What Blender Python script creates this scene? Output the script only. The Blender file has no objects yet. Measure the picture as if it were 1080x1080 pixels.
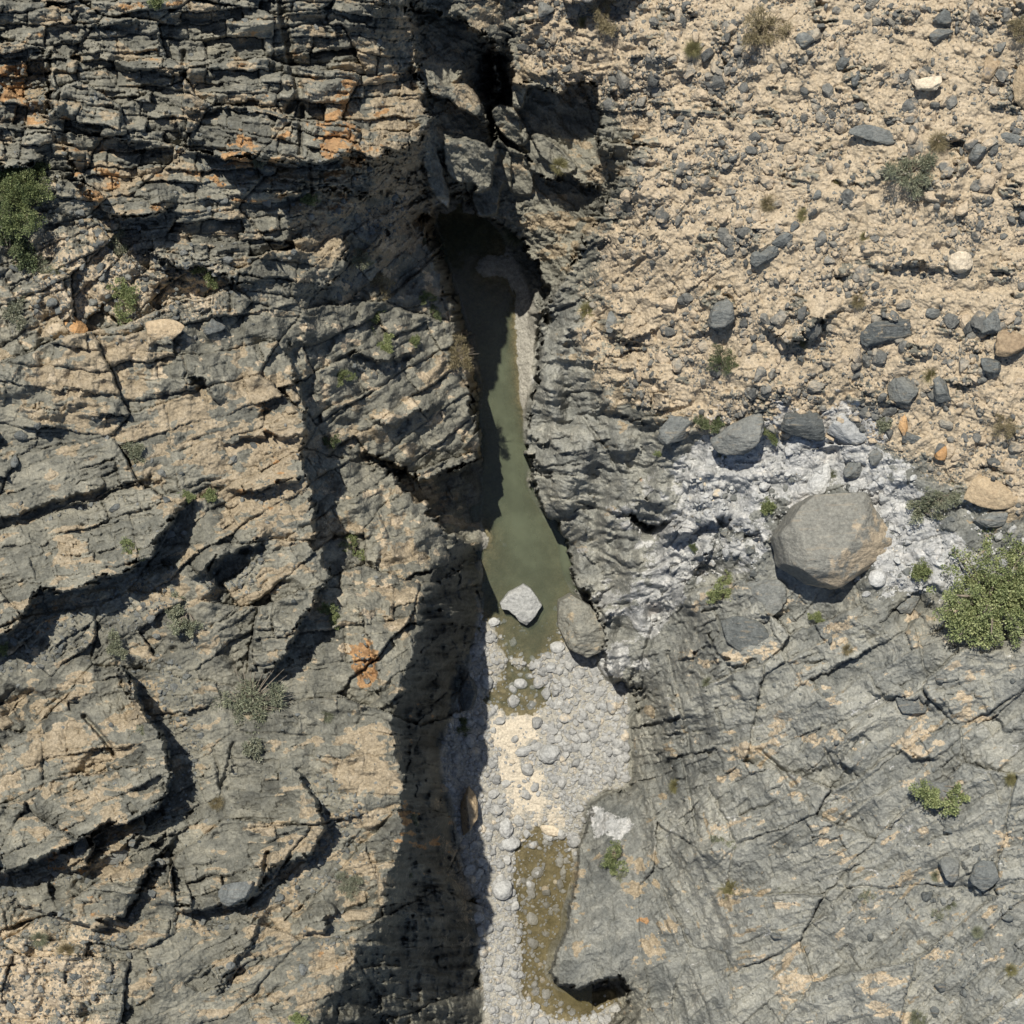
# A gorge seen from straight above.
import bpy, math, random
import numpy as np
sc = bpy.context.scene
COL = sc.collection
# ------------------------------------------------------------------ camera, sky, sun
ZC, K = 123.0, 0.300          # camera height above the river, tangent of half the field of view
cam_data = bpy.data.cameras.new('camera')
cam = bpy.data.objects.new('camera', cam_data)
COL.objects.link(cam)
cam.location = (0, 0, ZC)
cam.rotation_euler = (0, 0, 0)
cam_data.sensor_fit = 'HORIZONTAL'
cam_data.angle = 2*math.atan(K)
cam_data.clip_start = 1.0
cam_data.clip_end = 2000.0
sc.camera = cam
SUN_EL, SUN_AZ = math.radians(65), math.radians(-24)     # azimuth from +Y (top of the picture), negative to the left
sun_dir = (math.sin(SUN_AZ)*math.cos(SUN_EL), math.cos(SUN_AZ)*math.cos(SUN_EL), math.sin(SUN_EL))
sun_data = bpy.data.lights.new('sun', 'SUN')
sun_data.energy = 5.0
sun_data.angle = math.radians(0.5)
sun_data.color = (1.0, 0.96, 0.885)
sun = bpy.data.objects.new('sun', sun_data)
COL.objects.link(sun)
from mathutils import Vector
sun.rotation_euler = Vector(sun_dir).to_track_quat('Z', 'Y').to_euler()
world = bpy.data.worlds.new('World')
sc.world = world
world.use_nodes = True
wn = world.node_tree
bg = wn.nodes['Background']
sky = wn.nodes.new('ShaderNodeTexSky')
sky.sky_type = 'NISHITA'
sky.sun_disc = False
sky.sun_elevation = SUN_EL
sky.sun_rotation = SUN_AZ
sky.dust_density = 0.6
wn.links.new(sky.outputs[0], bg.inputs[0])
bg.inputs[1].default_value = 0.1
sc.view_settings.view_transform = 'Standard'
sc.view_settings.look = 'None'
sc.view_settings.exposure = 0.3
sc.view_settings.gamma = 1.0

# ------------------------------------------------------------------ numeric helpers
def sstep(a, b, x):
    t = np.clip((x-a)/(b-a), 0, 1)
    return t*t*(3-2*t)
def _hash(ix, iy, seed):
    h = (ix.astype(np.uint32)*np.uint32(374761393) + iy.astype(np.uint32)*np.uint32(668265263)
         + np.uint32((seed*2246822519 + 974711) & 0xffffffff))
    h = (h ^ (h >> np.uint32(13)))*np.uint32(1274126177)
    h = (h ^ (h >> np.uint32(16)))*np.uint32(2246822519)
    return h ^ (h >> np.uint32(15))
def rnd01(ix, iy, seed):
    return (_hash(ix, iy, seed) & np.uint32(0xffff)).astype(np.float32)/65535.0
def noise(x, y, seed=0):
    """gradient noise, about -1..1"""
    x0 = np.floor(x); y0 = np.floor(y)
    fx = (x-x0).astype(np.float32); fy = (y-y0).astype(np.float32)
    ix = x0.astype(np.int64); iy = y0.astype(np.int64)
    ux = fx*fx*fx*(fx*(fx*6-15)+10); uy = fy*fy*fy*(fy*(fy*6-15)+10)
    def g(dx, dy):
        a = rnd01(ix+dx, iy+dy, seed)*6.2831853
        return np.cos(a)*(fx-dx) + np.sin(a)*(fy-dy)
    a = g(0, 0); b = g(1, 0); c = g(0, 1); d = g(1, 1)
    return ((a*(1-ux)+b*ux)*(1-uy) + (c*(1-ux)+d*ux)*uy)*1.5
def fbm(x, y, seed=0, octs=4, gain=0.5):
    s = 0; a = 1.0; t = 0
    for o in range(octs):
        s = s + a*noise(x*2.0**o + 17.3*o, y*2.0**o - 9.1*o, seed+o*31); t += a; a *= gain
    return s/t*1.3
def ridged(x, y, seed=0, octs=4):
    s = 0; a = 1.0; t = 0
    for o in range(octs):
        s = s + a*(1-np.abs(noise(x*2.0**o+5.7*o, y*2.0**o+3.3*o, seed+o*17))*1.6); t += a; a *= 0.5
    return s/t
def worley(x, y, seed=0, jit=0.9):
    """F1, F2, random of the cell, offset to the cell's point"""
    x0 = np.floor(x).astype(np.int64); y0 = np.floor(y).astype(np.int64)
    f1 = np.full(x.shape, 9.0, np.float32); f2 = f1.copy()
    cid = np.zeros(x.shape, np.float32); ox = cid.copy(); oy = cid.copy()
    for dx in (-1, 0, 1):
        for dy in (-1, 0, 1):
            cx = x0+dx; cy = y0+dy
            px = cx + 0.5 + jit*(rnd01(cx, cy, seed)-0.5)
            py = cy + 0.5 + jit*(rnd01(cx, cy, seed+101)-0.5)
            ex = (x-px).astype(np.float32); ey = (y-py).astype(np.float32)
            d = np.sqrt(ex*ex+ey*ey)
            n = d < f1
            f2 = np.where(n, f1, np.minimum(f2, d))
            cid = np.where(n, rnd01(cx, cy, seed+202), cid)
            ox = np.where(n, ex, ox); oy = np.where(n, ey, oy)
            f1 = np.where(n, d, f1)
    return f1, f2, cid, ox, oy
def rot(u, v, deg):
    c, s = math.cos(math.radians(deg)), math.sin(math.radians(deg))
    return u*c + v*s, -u*s + v*c
def terrace(h, sharp=0.35):
    """sawtooth part of a stepped profile: -0.5..0.5"""
    f = h-np.floor(h)
    return sstep(0, sharp, f) - f
def in_poly(poly, U, V):
    r = np.zeros(U.shape, bool)
    n = len(poly)
    for i in range(n):
        x1, y1 = poly[i][:2]; x2, y2 = poly[(i+1) % n][:2]
        if y1 == y2: continue
        c = ((y1 > V) != (y2 > V)) & (U < (x2-x1)*(V-y1)/(y2-y1) + x1)
        r ^= c
    return r

# coarse work grid in survey coordinates (u right, v down; 1080 units across the mapped ground)
G0, G1, GS = -240, 1320, 2
NG = (G1-G0)//GS + 1
gu, gv = np.meshgrid(np.arange(G0, G1+1, GS, dtype=np.float32), np.arange(G0, G1+1, GS, dtype=np.float32))
def blur(a, r):
    for _ in range(3):
        for ax in (0, 1):
            pad = [(0, 0), (0, 0)]; pad[ax] = (r+1, r)
            c = np.cumsum(np.pad(a, pad, mode='edge'), axis=ax)
            n = a.shape[ax]
            hi = np.take(c, np.arange(2*r+1, 2*r+1+n), axis=ax); lo = np.take(c, np.arange(0, n), axis=ax)
            a = (hi-lo)/(2*r+1)
    return a
def sample(a, U, V):
    x = np.clip((U-G0)/GS, 0, NG-1.001); y = np.clip((V-G0)/GS, 0, NG-1.001)
    i = x.astype(np.int32); j = y.astype(np.int32); fx = x-i; fy = y-j
    return (a[j, i]*(1-fx)+a[j, i+1]*fx)*(1-fy) + (a[j+1, i]*(1-fx)+a[j+1, i+1]*fx)*fy
def mask(*polys, soft=4):
    m = np.zeros(gu.shape, bool)
    for p in polys: m |= in_poly(p, gu, gv)
    return blur(m.astype(np.float64), max(1, soft)).astype(np.float32)
def blobs(lst):
    m = np.zeros(gu.shape, np.float32)
    for u, v, r, w in lst:
        m += w*np.exp(-((gu-u)**2+(gv-v)**2)/(r*r))
    return m

def walk(pts, step):
    """densely resampled polyline: position, interpolated values, left normal"""
    out = []
    for a, b in zip(pts[:-1], pts[1:]):
        a = np.array(a, float); b = np.array(b, float)
        L = math.hypot(b[0]-a[0], b[1]-a[1])
        n = max(1, int(L/step))
        nx, ny = (b[1]-a[1])/max(L, 1e-6), -(b[0]-a[0])/max(L, 1e-6)     # left hand of travel, v pointing down
        for k in range(n):
            t = k/n
            out.append(np.concatenate([a+(b-a)*t, [nx, ny]]))
    return np.array(out)
def curve_constraints(S, W, pts, off=1.7):
    two = len(pts[0]) == 4
    w = walk(pts, 0.8)
    if two:
        for side, zi in ((1, 2), (-1, 3)):
            for q in (off, off+1.2):
                put(S, W, w[:, 0]+side*q*w[:, -2], w[:, 1]+side*q*w[:, -1], w[:, zi])
    else:
        put(S, W, w[:, 0], w[:, 1], w[:, 2])
def put(S, W, u, v, z):
    i = np.rint((u-G0)/GS).astype(int); j = np.rint((v-G0)/GS).astype(int)
    k = (i >= 0) & (i < NG) & (j >= 0) & (j < NG)
    np.add.at(S, (j[k], i[k]), z[k]); np.add.at(W, (j[k], i[k]), 1.0)
def diffuse(S, W, screen=0.0, iters=70):
    """membrane through the constraints, coarse to fine; screen > 0 pulls it back to zero away from them"""
    pyr = [(S, W)]
    while pyr[-1][0].shape[0] > 24:
        s, w = pyr[-1]
        n = (s.shape[0]+1)//2*2
        s = np.pad(s, ((0, n-s.shape[0]),)*2); w = np.pad(w, ((0, n-w.shape[0]),)*2)
        pyr.append((s.reshape(n//2, 2, n//2, 2).sum((1, 3)), w.reshape(n//2, 2, n//2, 2).sum((1, 3))))
    z = None
    for lv in range(len(pyr)-1, -1, -1):
        s, w = pyr[lv]
        fix = w > 0
        val = np.where(fix, s/np.maximum(w, 1e-9), 0)
        if z is None:
            z = np.full(s.shape, 0.0 if screen else val[fix].mean())
        else:
            z = np.repeat(np.repeat(z, 2, 0), 2, 1)[:s.shape[0], :s.shape[1]]
        k = screen*4.0**lv
        z = np.where(fix, val, z)
        for _ in range(iters if lv < 4 else 200):
            p = np.pad(z, 1, mode='edge')
            a = (p[:-2, 1:-1]+p[2:, 1:-1]+p[1:-1, :-2]+p[1:-1, 2:])/(4+k)
            z = np.where(fix, val, a)
    return z.astype(np.float32)
# ------------------------------------------------------------------ the ground: surveyed break lines and spot heights (u, v, metres)
BASE = [
 # left wall, rim then foot
 [(290,1320,27),(325,1080,26.5),(345,1050,26.3),(367,1020,26),(397,970,25.5),(407,950,25.3),(403,933,25.2),(413,910,25),(423,880,25),(427,830,25),(420,793,25),(410,763,24.5),(418,740,24),(432,693,22.5),(445,653,20.5),(452,600,17)],
 [(507,1320,.5),(507,1080,.5),(500,1003,.5),(497,947,.7),(483,913,1),(476,870,2),(462,815,1.5),(462,785,1),(478,745,1),(494,700,.5),(498,665,.3),(509,640,0),(508,610,-.5),(504,580,-.5)],
 [(506,545,-.5),(508,500,-.5),(506,450,-.5),(503,400,-.5),(497,360,-.5),(487,330,-.5),(477,300,-.5),(467,270,-.5),(460,240,-.4),(462,222,-.3)],
 [(478,235,-.6),(492,250,-.6),(505,262,-.5)],
 [(500,480,8),(501,473,9),(502,447,9.5),(498,427,10.3),(494,387,11),(488,365,11),(478,340,11.5),(467,310,12.3),(456,280,13),(448,240,14)],
 [(370,475,16.5,16),(397,483,14.5,12),(420,494,12.5,8),(440,503,11,5),(480,496,10,2.5),(498,487,9,.5)],
 [(494,572,10,.5),(483,567,13,1.5),(453,540,14.5,4),(425,510,15,7),(400,487,15,11.5)],
 # fault wall on the left
 [(262,735,24,23.7),(280,707,25,22.8),(300,687,25.5,21.8),(317,667,25.5,21.3),(333,643,25.5,21),(345,607,25,20),(333,563,25,19),(330,527,25,18),(320,493,25,18),(320,460,25,18.3),(317,427,24.5,19.5),(312,400,23.8,20.5),(306,370,23,21.8),(300,345,23,22.8)],
 # promontory
 [(262,168,28.2,27.4),(300,169,28.4,26.6),(330,170,28.6,26),(360,170,28,26),(397,170,27.5,25),(423,155,25.5,22.3),(443,146,23.8,19.5),(453,122,23.6,18),(448,100,23.8,19),(440,66,24.5,21),(430,20,25.5,22.5),(424,-5,26.5,25),(415,-100,31,30)],
 
 # upper slot
 [(432,4,22.5,19),(460,12,22.5,18),(490,24,22,17.3),(515,40,21.5,17),(526,52,20,15)],
 [(440,74,19.8,17.5),(455,94,19.2,16.8),(480,112,18.7,16.2),(508,126,17.8,15)],
 [(466,146,17.3),(490,148,16.8),(513,142,15.2)],
 [(447,228,13.5,3),(462,215,12.5,1),(472,205,12,0),(490,213,9.8,-.2),(497,207,8.2,-.2)],
 [(519,55,11),(521,80,9.5),(518,100,8.5),(516,130,8),(519,146,9)],
 [(530,160,10.8,9.5),(524,138,12,9),(520,110,13.5,9),(527,90,15,10),(524,62,17,12)],
 [(535,40,19,18),(543,70,18.2,15.5),(546,88,17.8,13.6),(567,93,17.6,12.8),(590,97,17.6,12.6),(612,88,18,12.8),(628,90,18.5,13.5),(630,130,18,13),(634,160,17.5,12.5)],
 [(546,140,12.2,11.5),(560,180,12.3,9.8),(575,188,12.5,9.2),(600,184,12.7,9.3),(618,196,12.8,9.5),(632,200,12.8,10)],
 [(495,205,7.7,3),(505,222,7.2,-.3),(525,234,7,-.3),(540,246,6.8,-.2),(556,262,6.6,0),(566,275,6.6,.5),(575,305,6.4,1),(578,322,6,1)],
 [(556,215,9.4),(590,230,9),(622,238,9.3)],
 # right wall from the top of the side cleft down to the pool, then the gravel edge
 [(690,130,21.5,21),(673,153,21,18.5),(650,190,19.5,14),(630,232,17,9.8),(610,265,15,8.5),(590,300,13.5,7.3),(577,325,12,5),(570,355,11,1),(567,387,9.5,1),(562,420,8.5,.6),(557,447,7.5,-.2),(557,470,7,-.5),(560,507,6,-.5),(567,523,5.5,-.5),(577,540,5,-.5),(590,557,4.5,-.5),(597,577,4,-.5),(598,593,4,-.5),(606,617,4,-.4),(618,630,4.2,-.4),(630,648,4.6,-.3),(634,672,4.6,.2),(634,690,4.6,.4),(638,702,4.6,.4),(647,717,4.5,.5),(660,719,4,.6),(669,730,1.6,.9),(668,800,1.6,.9),(668,833,2.2,1)],
 [(660,832,2.5,1),(640,838,2.5,1),(623,850,3,1),(617,880,3.5,.2),(610,907,4,.1),(608,927,5.2,-.3),(600,960,6,-.35),(597,983,6.5,-.3),(588,1003,7.5,-.2),(582,1025,8.4,0),(588,1040,8.8,-.6),(600,1043,9,-1.2),(630,1036,9,-1.5),(657,1029,9,-.8),(662,1054,7,.6),(640,1085,3.6,.9),(636,1320,3,1)],
 [(560,305,.5),(556,340,.6),(556,390,.5),(553,430,.3)],
 [(678,833,4),(678,907,6.2),(682,967,7.8),(686,1020,8.6),(694,1080,8),(700,1320,8)],
 [(672,560,9,9),(665,541,10,6),(680,553,10.5,6),(697,551,11,7.5),(703,548,11,10)],
 # pools and gravel
 [(535,310,-.4),(528,340,-.8),(527,400,-1.1),(540,500,-1.3),(555,580,-1.1),(575,630,-.7),(572,665,-.5),(560,690,-.4),(552,718,-.25)],
 [(535,672,-.3),(538,690,-.35),(540,715,-.3),(560,725,-.28),(580,735,-.2)],[(525,610,-.7),(522,640,-.4)],[(583,650,-.4),(580,680,-.25)],[(512,735,-.2),(530,742,-.25),(560,745,-.22)],
 [(515,742,-.12),(545,737,-.1),(575,740,-.12)],
 [(560,885,-.25),(596,890,-.3),(600,915,-.4),(594,945,-.45),(585,975,-.5),(572,1000,-.45),(572,1040,-.35),(572,1062,-.15)],
 [(551,890,-.3),(549,940,-.35),(556,985,-.4),(556,1050,-.35)],[(572,1060,-.25),(572,1000,-.5)],
 [(510,850,.5),(534,900,.3),(533,940,.3),(541,985,.3),(545,1050,.3),(560,1085,.25),(560,1320,.2)],
 [(520,780,.35),(545,770,.25),(550,830,.25),(600,850,.45),(620,790,.7),(608,715,.4),(503,690,.2),(516,690,.12),(517,665,.12)],
]
SPOTS = [(620,1052,-1.2),(645,1046,-.8),(625,1000,8.3),(650,980,8),(640,910,6),(645,870,4.5),(513,281,.12),(0,0,31.5),(160,0,31),(300,0,30.6),(400,0,30),(0,170,29.3),(150,215,27.8),(230,280,26.2),(60,250,28),(100,330,27.3),(250,350,25),(0,400,28),(0,600,27.5),(150,480,26.5),
 (220,620,26.5),(100,760,27),(0,900,27.5),(200,900,26.3),(320,800,25.5),(380,850,25.5),(250,1020,27),(60,1040,28),(370,540,18),(420,590,17.3),(440,600,17),(380,650,20.5),(360,720,22.5),
 (350,430,18),(450,430,13.5),(430,380,14.5),(380,330,18.3),(465,380,13),(400,250,21.5),(435,300,14.3),(480,460,11),(470,530,2.5),
 (480,50,17.8),(450,45,18.8),(480,82,18.6),(470,130,16.6),(490,185,13.3),(458,180,15),(480,8,22.5),(540,14,19.5),(565,60,18.3),(590,125,12.7),(600,165,12.7),(525,190,9),(540,130,12),(600,208,9.4),(515,215,7.6),
 (720,750,11),(700,690,7.5),(690,645,5.5),(760,700,14.5),(760,900,13.5),(900,800,19),(1050,800,23),(1050,1050,22),(860,1050,16.5),(1000,680,22),(900,650,19),(1300,900,27),(760,1050,12),
 (645,420,13),(610,345,13.5),(700,400,17.5),(640,540,8.5),(690,525,12.5),(640,640,7),(645,690,5.5),(720,560,13),(700,610,8.5),(620,480,10),(685,590,8.8),
 (740,500,15.5),(800,520,16),(880,480,18),(960,590,20),(800,585,15.5),(735,610,11),(1060,600,22.5),(700,250,20.5),(800,400,21),(900,400,22.5),(1060,400,25.5),(800,250,24),(1000,200,28),
 (1080,0,31),(850,50,27),(700,50,23.5),(640,20,21.5),(1300,0,34),(1300,500,28),(680,200,21),(-200,-200,32),(-200,600,29),(-200,1300,29),(560,-200,22),(1000,1300,22)]
# ledges: crest of each scarp, left hand of travel is the high side; step in metres
def led(h, *pts):
    n = len(pts); h *= 1.3 if pts[0][0] < 500 else 1.1
    return [(p[0], p[1], h*(0.35 if i in (0, n-1) else 0.75), -h*(0.05 if i in (0, n-1) else 0.25)) for i, p in enumerate(pts)]
LEDGES = [
 led(3.6,(-60,930),(0,918),(40,905),(75,890),(110,872),(150,862),(168,845),(181,815),(177,785),(160,760),(145,735),(128,705)),
 led(1.8,(15,955),(60,968),(100,978),(130,965),(150,925),(165,905),(182,878)),
 led(2.4,(180,955),(200,960),(245,955),(268,945),(290,910),(330,900),(343,870),(335,840),(312,815)),
 led(2.0,(68,905),(75,918),(92,914),(99,890),(97,876)),
 led(.9,(95,915),(130,900),(150,880),(170,885)),
 led(3.2,(-40,690),(0,672),(18,655),(42,620),(67,627),(100,617),(133,597),(160,588),(170,562),(200,527)),
 led(1.9,(205,605),(213,600),(233,588),(253,580),(283,566)),
 led(1.1,(-30,548),(0,543),(17,543),(43,537),(83,527),(130,513),(160,503)),
 led(1.5,(245,512),(262,518),(283,510),(320,506)),
 led(.9,(235,465),(262,458),(300,462),(318,458)),
 led(1.5,(205,412),(203,397),(212,400),(228,424)),
 led(2.6,(68,176),(80,188),(95,205),(110,222),(133,229),(163,227),(178,218)),
 led(1.6,(70,140),(75,165),(82,188)),
 led(2.0,(46,55),(50,75),(53,117),(48,130)),
 led(2.2,(205,160),(225,164),(240,167),(273,168),(300,168)),
 led(2.0,(340,200),(360,203),(380,208),(410,205),(418,188)),
 led(1.3,(155,262),(173,277),(200,282),(230,290),(247,300),(277,296)),
 led(1.5,(287,268),(300,262),(303,240)),
 led(1.0,(70,128),(100,140),(140,152),(160,150)),
 led(1.2,(180,130),(192,148),(192,155)),
 led(.9,(195,118),(235,112),(265,108),(298,112)),
 led(1.0,(60,22),(110,27),(150,24)),
 led(1.0,(0,60),(30,62),(55,55)),
 led(1.0,(100,60),(150,75),(195,78),(195,90)),
 led(1.5,(-20,180),(0,178),(25,176),(42,165)),
 led(1.6,(283,200),(300,205),(315,204),(320,190)),
 led(1.3,(338,305),(352,300),(366,262),(362,250)),
 led(1.2,(352,380),(372,372),(395,378),(420,376),(440,366)),
 led(.9,(395,440),(420,445),(440,432),(455,440)),
 led(1.2,(455,600),(470,598),(486,606),(490,640)),
 led(.9,(385,590),(398,600),(403,585)),
 led(1.2,(380,640),(392,690),(400,715),(398,735)),
 led(1.2,(320,985),(340,985),(352,965),(345,955)),
 led(1.0,(230,1045),(240,1030),(262,1000),(275,965)),
 led(.9,(150,1000),(158,1015),(160,1045)),
 led(.6,(120,690),(125,715),(140,750)),
 led(.6,(235,830),(242,810),(246,790)),
 # right side
 led(1.8,(596,-25),(598,2),(610,3),(640,-2),(690,-12)),
 led(1.7,(805,340),(830,358),(850,354),(868,338),(884,326)),
 led(1.2,(645,358),(660,360),(680,352),(690,346)),
 led(1.0,(936,285),(960,282),(1000,284)),
 led(1.0,(735,600),(742,590),(750,578),(752,570)),
 led(1.3,(714,566),(730,562),(745,550),(760,548),(775,562)),
 led(1.0,(783,566),(800,566),(815,575)),
 led(.8,(795,655),(812,652),(830,643)),
 led(1.0,(744,668),(752,690),(770,702),(800,698)),
 led(.7,(840,703),(860,702),(878,698)),
 led(.8,(768,708),(774,722),(784,732)),
 led(.7,(700,716),(716,738),(725,752)),
 led(.7,(695,795),(716,824),(727,815)),
 led(.8,(920,730),(940,738),(965,735),(985,745)),
 led(.9,(942,790),(960,800),(985,802),(998,792)),
 led(.7,(990,905),(1005,930),(1015,925)),
 led(.8,(1020,905),(1030,940),(1050,938)),
 led(.7,(880,790),(905,775),(930,770)),
 led(.7,(833,820),(860,812),(890,800)),
 led(.6,(870,870),(900,865),(915,855)),
 led(.6,(822,905),(850,890),(885,880)),
 led(.6,(1040,745),(1060,770),(1080,772)),
 led(1.0,(556,478),(573,495),(590,507)),
 led(.9,(557,455),(575,470),(592,480)),
 led(.8,(620,430),(650,438),(690,455),(712,440)),
 led(.8,(640,470),(660,478),(690,470)),
]
CRACKS = [  # grooves: width, depth, line
 (5,1.2,[(297,-10),(299,25),(310,75),(317,97),(304,118)]),(2.5,.9,[(319,112),(316,163)]),(2,.8,[(327,170),(330,205)]),(3,.9,[(52,60),(54,118)]),
 (2.5,.8,[(192,55),(195,80)]),(2,.6,[(245,300),(243,330)]),(2.5,.8,[(88,755),(110,780),(122,797)]),(2,.6,[(246,785),(238,815),(232,832)]),(3,.9,[(130,720),(145,745)]),
 (2,.7,[(180,905),(184,938)]),(3,1.0,[(283,900),(276,930),(262,955)]),(3,.8,[(165,905),(146,940),(133,965)]),(2,.5,[(820,545),(835,585)]),
 (2,.6,[(870,790),(880,810)]),(2,.5,[(720,800),(735,880)]),(2,.5,[(705,690),(722,760),(730,800)]),(2,.6,[(615,440),(640,475),(655,500)]),
 (2,.6,[(610,530),(640,540),(660,545)]),(2,.7,[(626,690),(636,650),(632,640)]),(2,.6,[(605,620),(640,640),(665,637)]),(2.5,.8,[(800,790),(840,830)]),(3,.7,[(693,655),(680,690),(672,715)]),
]
def grid_solve(curves, spots, screen):
    S = np.zeros(gu.shape); W = np.zeros(gu.shape)
    for u, v, z in spots:
        m = (gu-u)**2+(gv-v)**2 < 7**2
        S[m] += z; W[m] += 1
    k = W > 0; S[k] /= W[k]; W[k] = 1
    for c in curves: curve_constraints(S, W, c)
    return diffuse(S, W, screen)
base_g = grid_solve(BASE, SPOTS, 0.0)
led_g = grid_solve(LEDGES, [], 0.0009)
crk_g = np.zeros(gu.shape, np.float32)
for w, d, pts in CRACKS:
    q = walk([(a, b) for a, b in pts], 1.5)
    dist = np.full(gu.shape, 99.0, np.float32)
    u0, u1, v0, v1 = q[:, 0].min()-14, q[:, 0].max()+14, q[:, 1].min()-14, q[:, 1].max()+14
    i0, i1, j0, j1 = [int(np.clip((t-G0)/GS, 0, NG-1)) for t in (u0, u1, v0, v1)]
    sub = (slice(j0, j1), slice(i0, i1))
    dd = np.sqrt(((gu[sub][..., None]-q[:, 0])**2+(gv[sub][..., None]-q[:, 1])**2).min(-1))
    dist[sub] = dd
    crk_g = np.maximum(crk_g, d*(1-sstep(w*0.4, w*1.3, dist)))

FLOOR = [(452,205),(462,240),(470,270),(480,300),(490,330),(500,360),(506,400),(508,500),(507,540),(506,580),(509,640),(500,662),(496,700),(480,745),(464,785),(464,812),(480,870),(486,913),(500,947),(504,1003),(510,1080),(510,1320),(634,1320),(638,1085),(655,1062),(652,1040),(630,1044),(590,1047),(575,1028),(580,998),(594,982),(594,960),(604,927),(606,907),(614,880),(618,848),(638,834),(664,831),(664,722),(645,721),(632,705),(628,690),(628,672),(622,648),(612,634),(601,620),(594,593),(592,577),(586,560),(573,543),(563,526),(555,507),(553,470),(553,447),(560,410),(565,370),(570,335),(560,305),(530,245),(500,215)]
P_UL = [(-240,-240),(470,-240),(440,60),(450,140),(390,200),(330,215),(340,330),(250,330),(160,270),(70,230),(40,180),(-240,170)]
P_LL = [(-240,400),(330,420),(350,600),(300,700),(430,700),(430,900),(400,980),(330,1080),(300,1320),(110,1320),(110,1000),(0,960),(-240,960)]
P_LW = [(452,590),(432,693),(410,765),(427,830),(413,910),(367,1020),(310,1100),(300,1320),(510,1320),(505,1080),(495,940),(470,860),(462,800),(480,745),(495,690),(507,600)]
P_RW = [(556,310),(590,300),(620,330),(625,400),(640,430),(730,470),(830,490),(760,560),(700,640),(672,720),(650,730),(560,680),(540,450)]
P_BLK = [(668,835),(620,845),(575,1000),(590,1050),(660,1030),(680,1000),(676,900)]
P_LR = [(680,690),(740,590),(830,600),(900,640),(1010,680),(1320,720),(1320,1320),(690,1320),(672,900),(668,730)]
P_SC = [(600,-240),(1320,-240),(1320,540),(1060,540),(960,480),(880,455),(760,465),(690,430),(625,400),(610,320),(640,250),(680,160),(650,120),(560,80),(545,0)]
P_GU = [(1320,560),(1060,550),(960,480),(880,455),(760,465),(700,500),(740,560),(700,610),(672,650),(670,720),(690,690),(720,620),(780,610),(830,600),(940,640),(1010,620),(1320,640)]
P_SLOT = [(430,0),(530,0),(630,90),(640,160),(630,235),(580,320),(500,240),(460,250),(445,140)]
P_DEB = [(-240,970),(60,970),(115,1000),(115,1320),(-240,1320)]
P_DEB2 = [(50,235),(160,265),(250,300),(250,335),(40,340),(20,300)]
W = {k: mask(p, soft=s) for k, p, s in (('ul',P_UL,8),('ll',P_LL,8),('lw',P_LW,5),('rw',P_RW,6),('blk',P_BLK,4),('lr',P_LR,6),('sc',P_SC,7),('gu',P_GU,6),('slot',P_SLOT,4),('fl',FLOOR,2),('deb',P_DEB,8),('deb2',P_DEB2,8))}

LWW = blur(W['lw'].astype(np.float64), 4).astype(np.float32)*(1-.85*W['fl'])
# the mesh lattice: fine over the mapped ground, growing coarser beyond it
FINE = 1.0
fine = np.arange(-70, 1150.1, FINE)
grow = np.cumsum(1.25*1.13**np.arange(1, 46))
axis = np.concatenate([(-70-grow)[::-1], fine, 1150+grow]).astype(np.float32)
NA = len(axis)
U, V = np.meshgrid(axis, axis)
# slabs leaning in the slot: outline, height at its centre, fall per unit to the right and downwards
SLABS = [([(517,114),(529,108),(544,117),(556,135),(556,156),(544,153),(529,140),(520,127)], 13.6, -.03, -.045),
 ([(521,145),(531,150),(555,166),(563,181),(563,207),(544,207),(531,192),(526,171)], 10.6, .015, -.035),
 ([(557,141),(570,141),(591,156),(612,176),(601,184),(586,181),(573,168)], 13.6, .01, -.02),
 ([(437,69),(456,75),(469,91),(493,89),(506,104),(509,117),(503,123),(485,114),(469,104),(454,98),(443,83)], 20.2, -.03, -.02),
 ([(466,150),(490,146),(512,150),(516,161),(506,181),(511,192),(482,194),(472,181)], 16.8, -.02, -.05),
 ([(522,140),(528,165),(530,200),(524,226),(506,230),(496,208),(510,182)], 10.2, .03, -.03),
 ([(446,132),(458,150),(466,175),(474,205),(474,228),(466,214),(452,200),(447,170)], 17.0, -.05, -.03),
 ([(540,84),(556,88),(551,118),(540,110)], 15.5, .0, -.03)]
slab_z = np.full(gu.shape, -9.0, np.float32); slab_m = np.zeros(gu.shape, np.float32)
for ol, z0, gx, gy in SLABS:
    k = in_poly(ol, gu, gv); cu, cv = np.mean(ol, 0)
    grown = blur(k.astype(np.float64), 2) > .02
    slab_z = np.where(grown, np.maximum(slab_z, z0+gx*(gu-cu)+gy*(gv-cv)), slab_z)
    slab_m = np.maximum(slab_m, k)
slab_m = blur(slab_m.astype(np.float64), 1).astype(np.float32)
def hash3(a, b, c, seed):
    return rnd01(a + 7919*c, b + 104729*c, seed)
def joints(x, y, dom, bl, bh, seed):
    """rock broken along two crossing joint sets: height of each block 0..1, groove 0..1, position across the bed 0..1"""
    di = (dom*997).astype(np.int64)
    k = .75 + .6*rnd01(di, di, seed+3)
    yy = y/(bh*k) + 9*dom
    yy = yy + .42*noise(yy*.8, dom*50+x/(bl*6), seed+1)
    row = np.floor(yy).astype(np.int64); fy = yy-row
    xx = x/(bl*(.6+.9*hash3(row, row, di, seed+5))) + 11*hash3(row, row, di, seed)
    xx = xx + .3*noise(xx*.9, row*.37, seed+2)
    col = np.floor(xx).astype(np.int64); fx = xx-col
    h = hash3(col, row, di, seed+7)
    e = np.minimum(np.minimum(fx, 1-fx)*bl, np.minimum(fy, 1-fy)*bh)
    return h, e, fy
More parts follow.
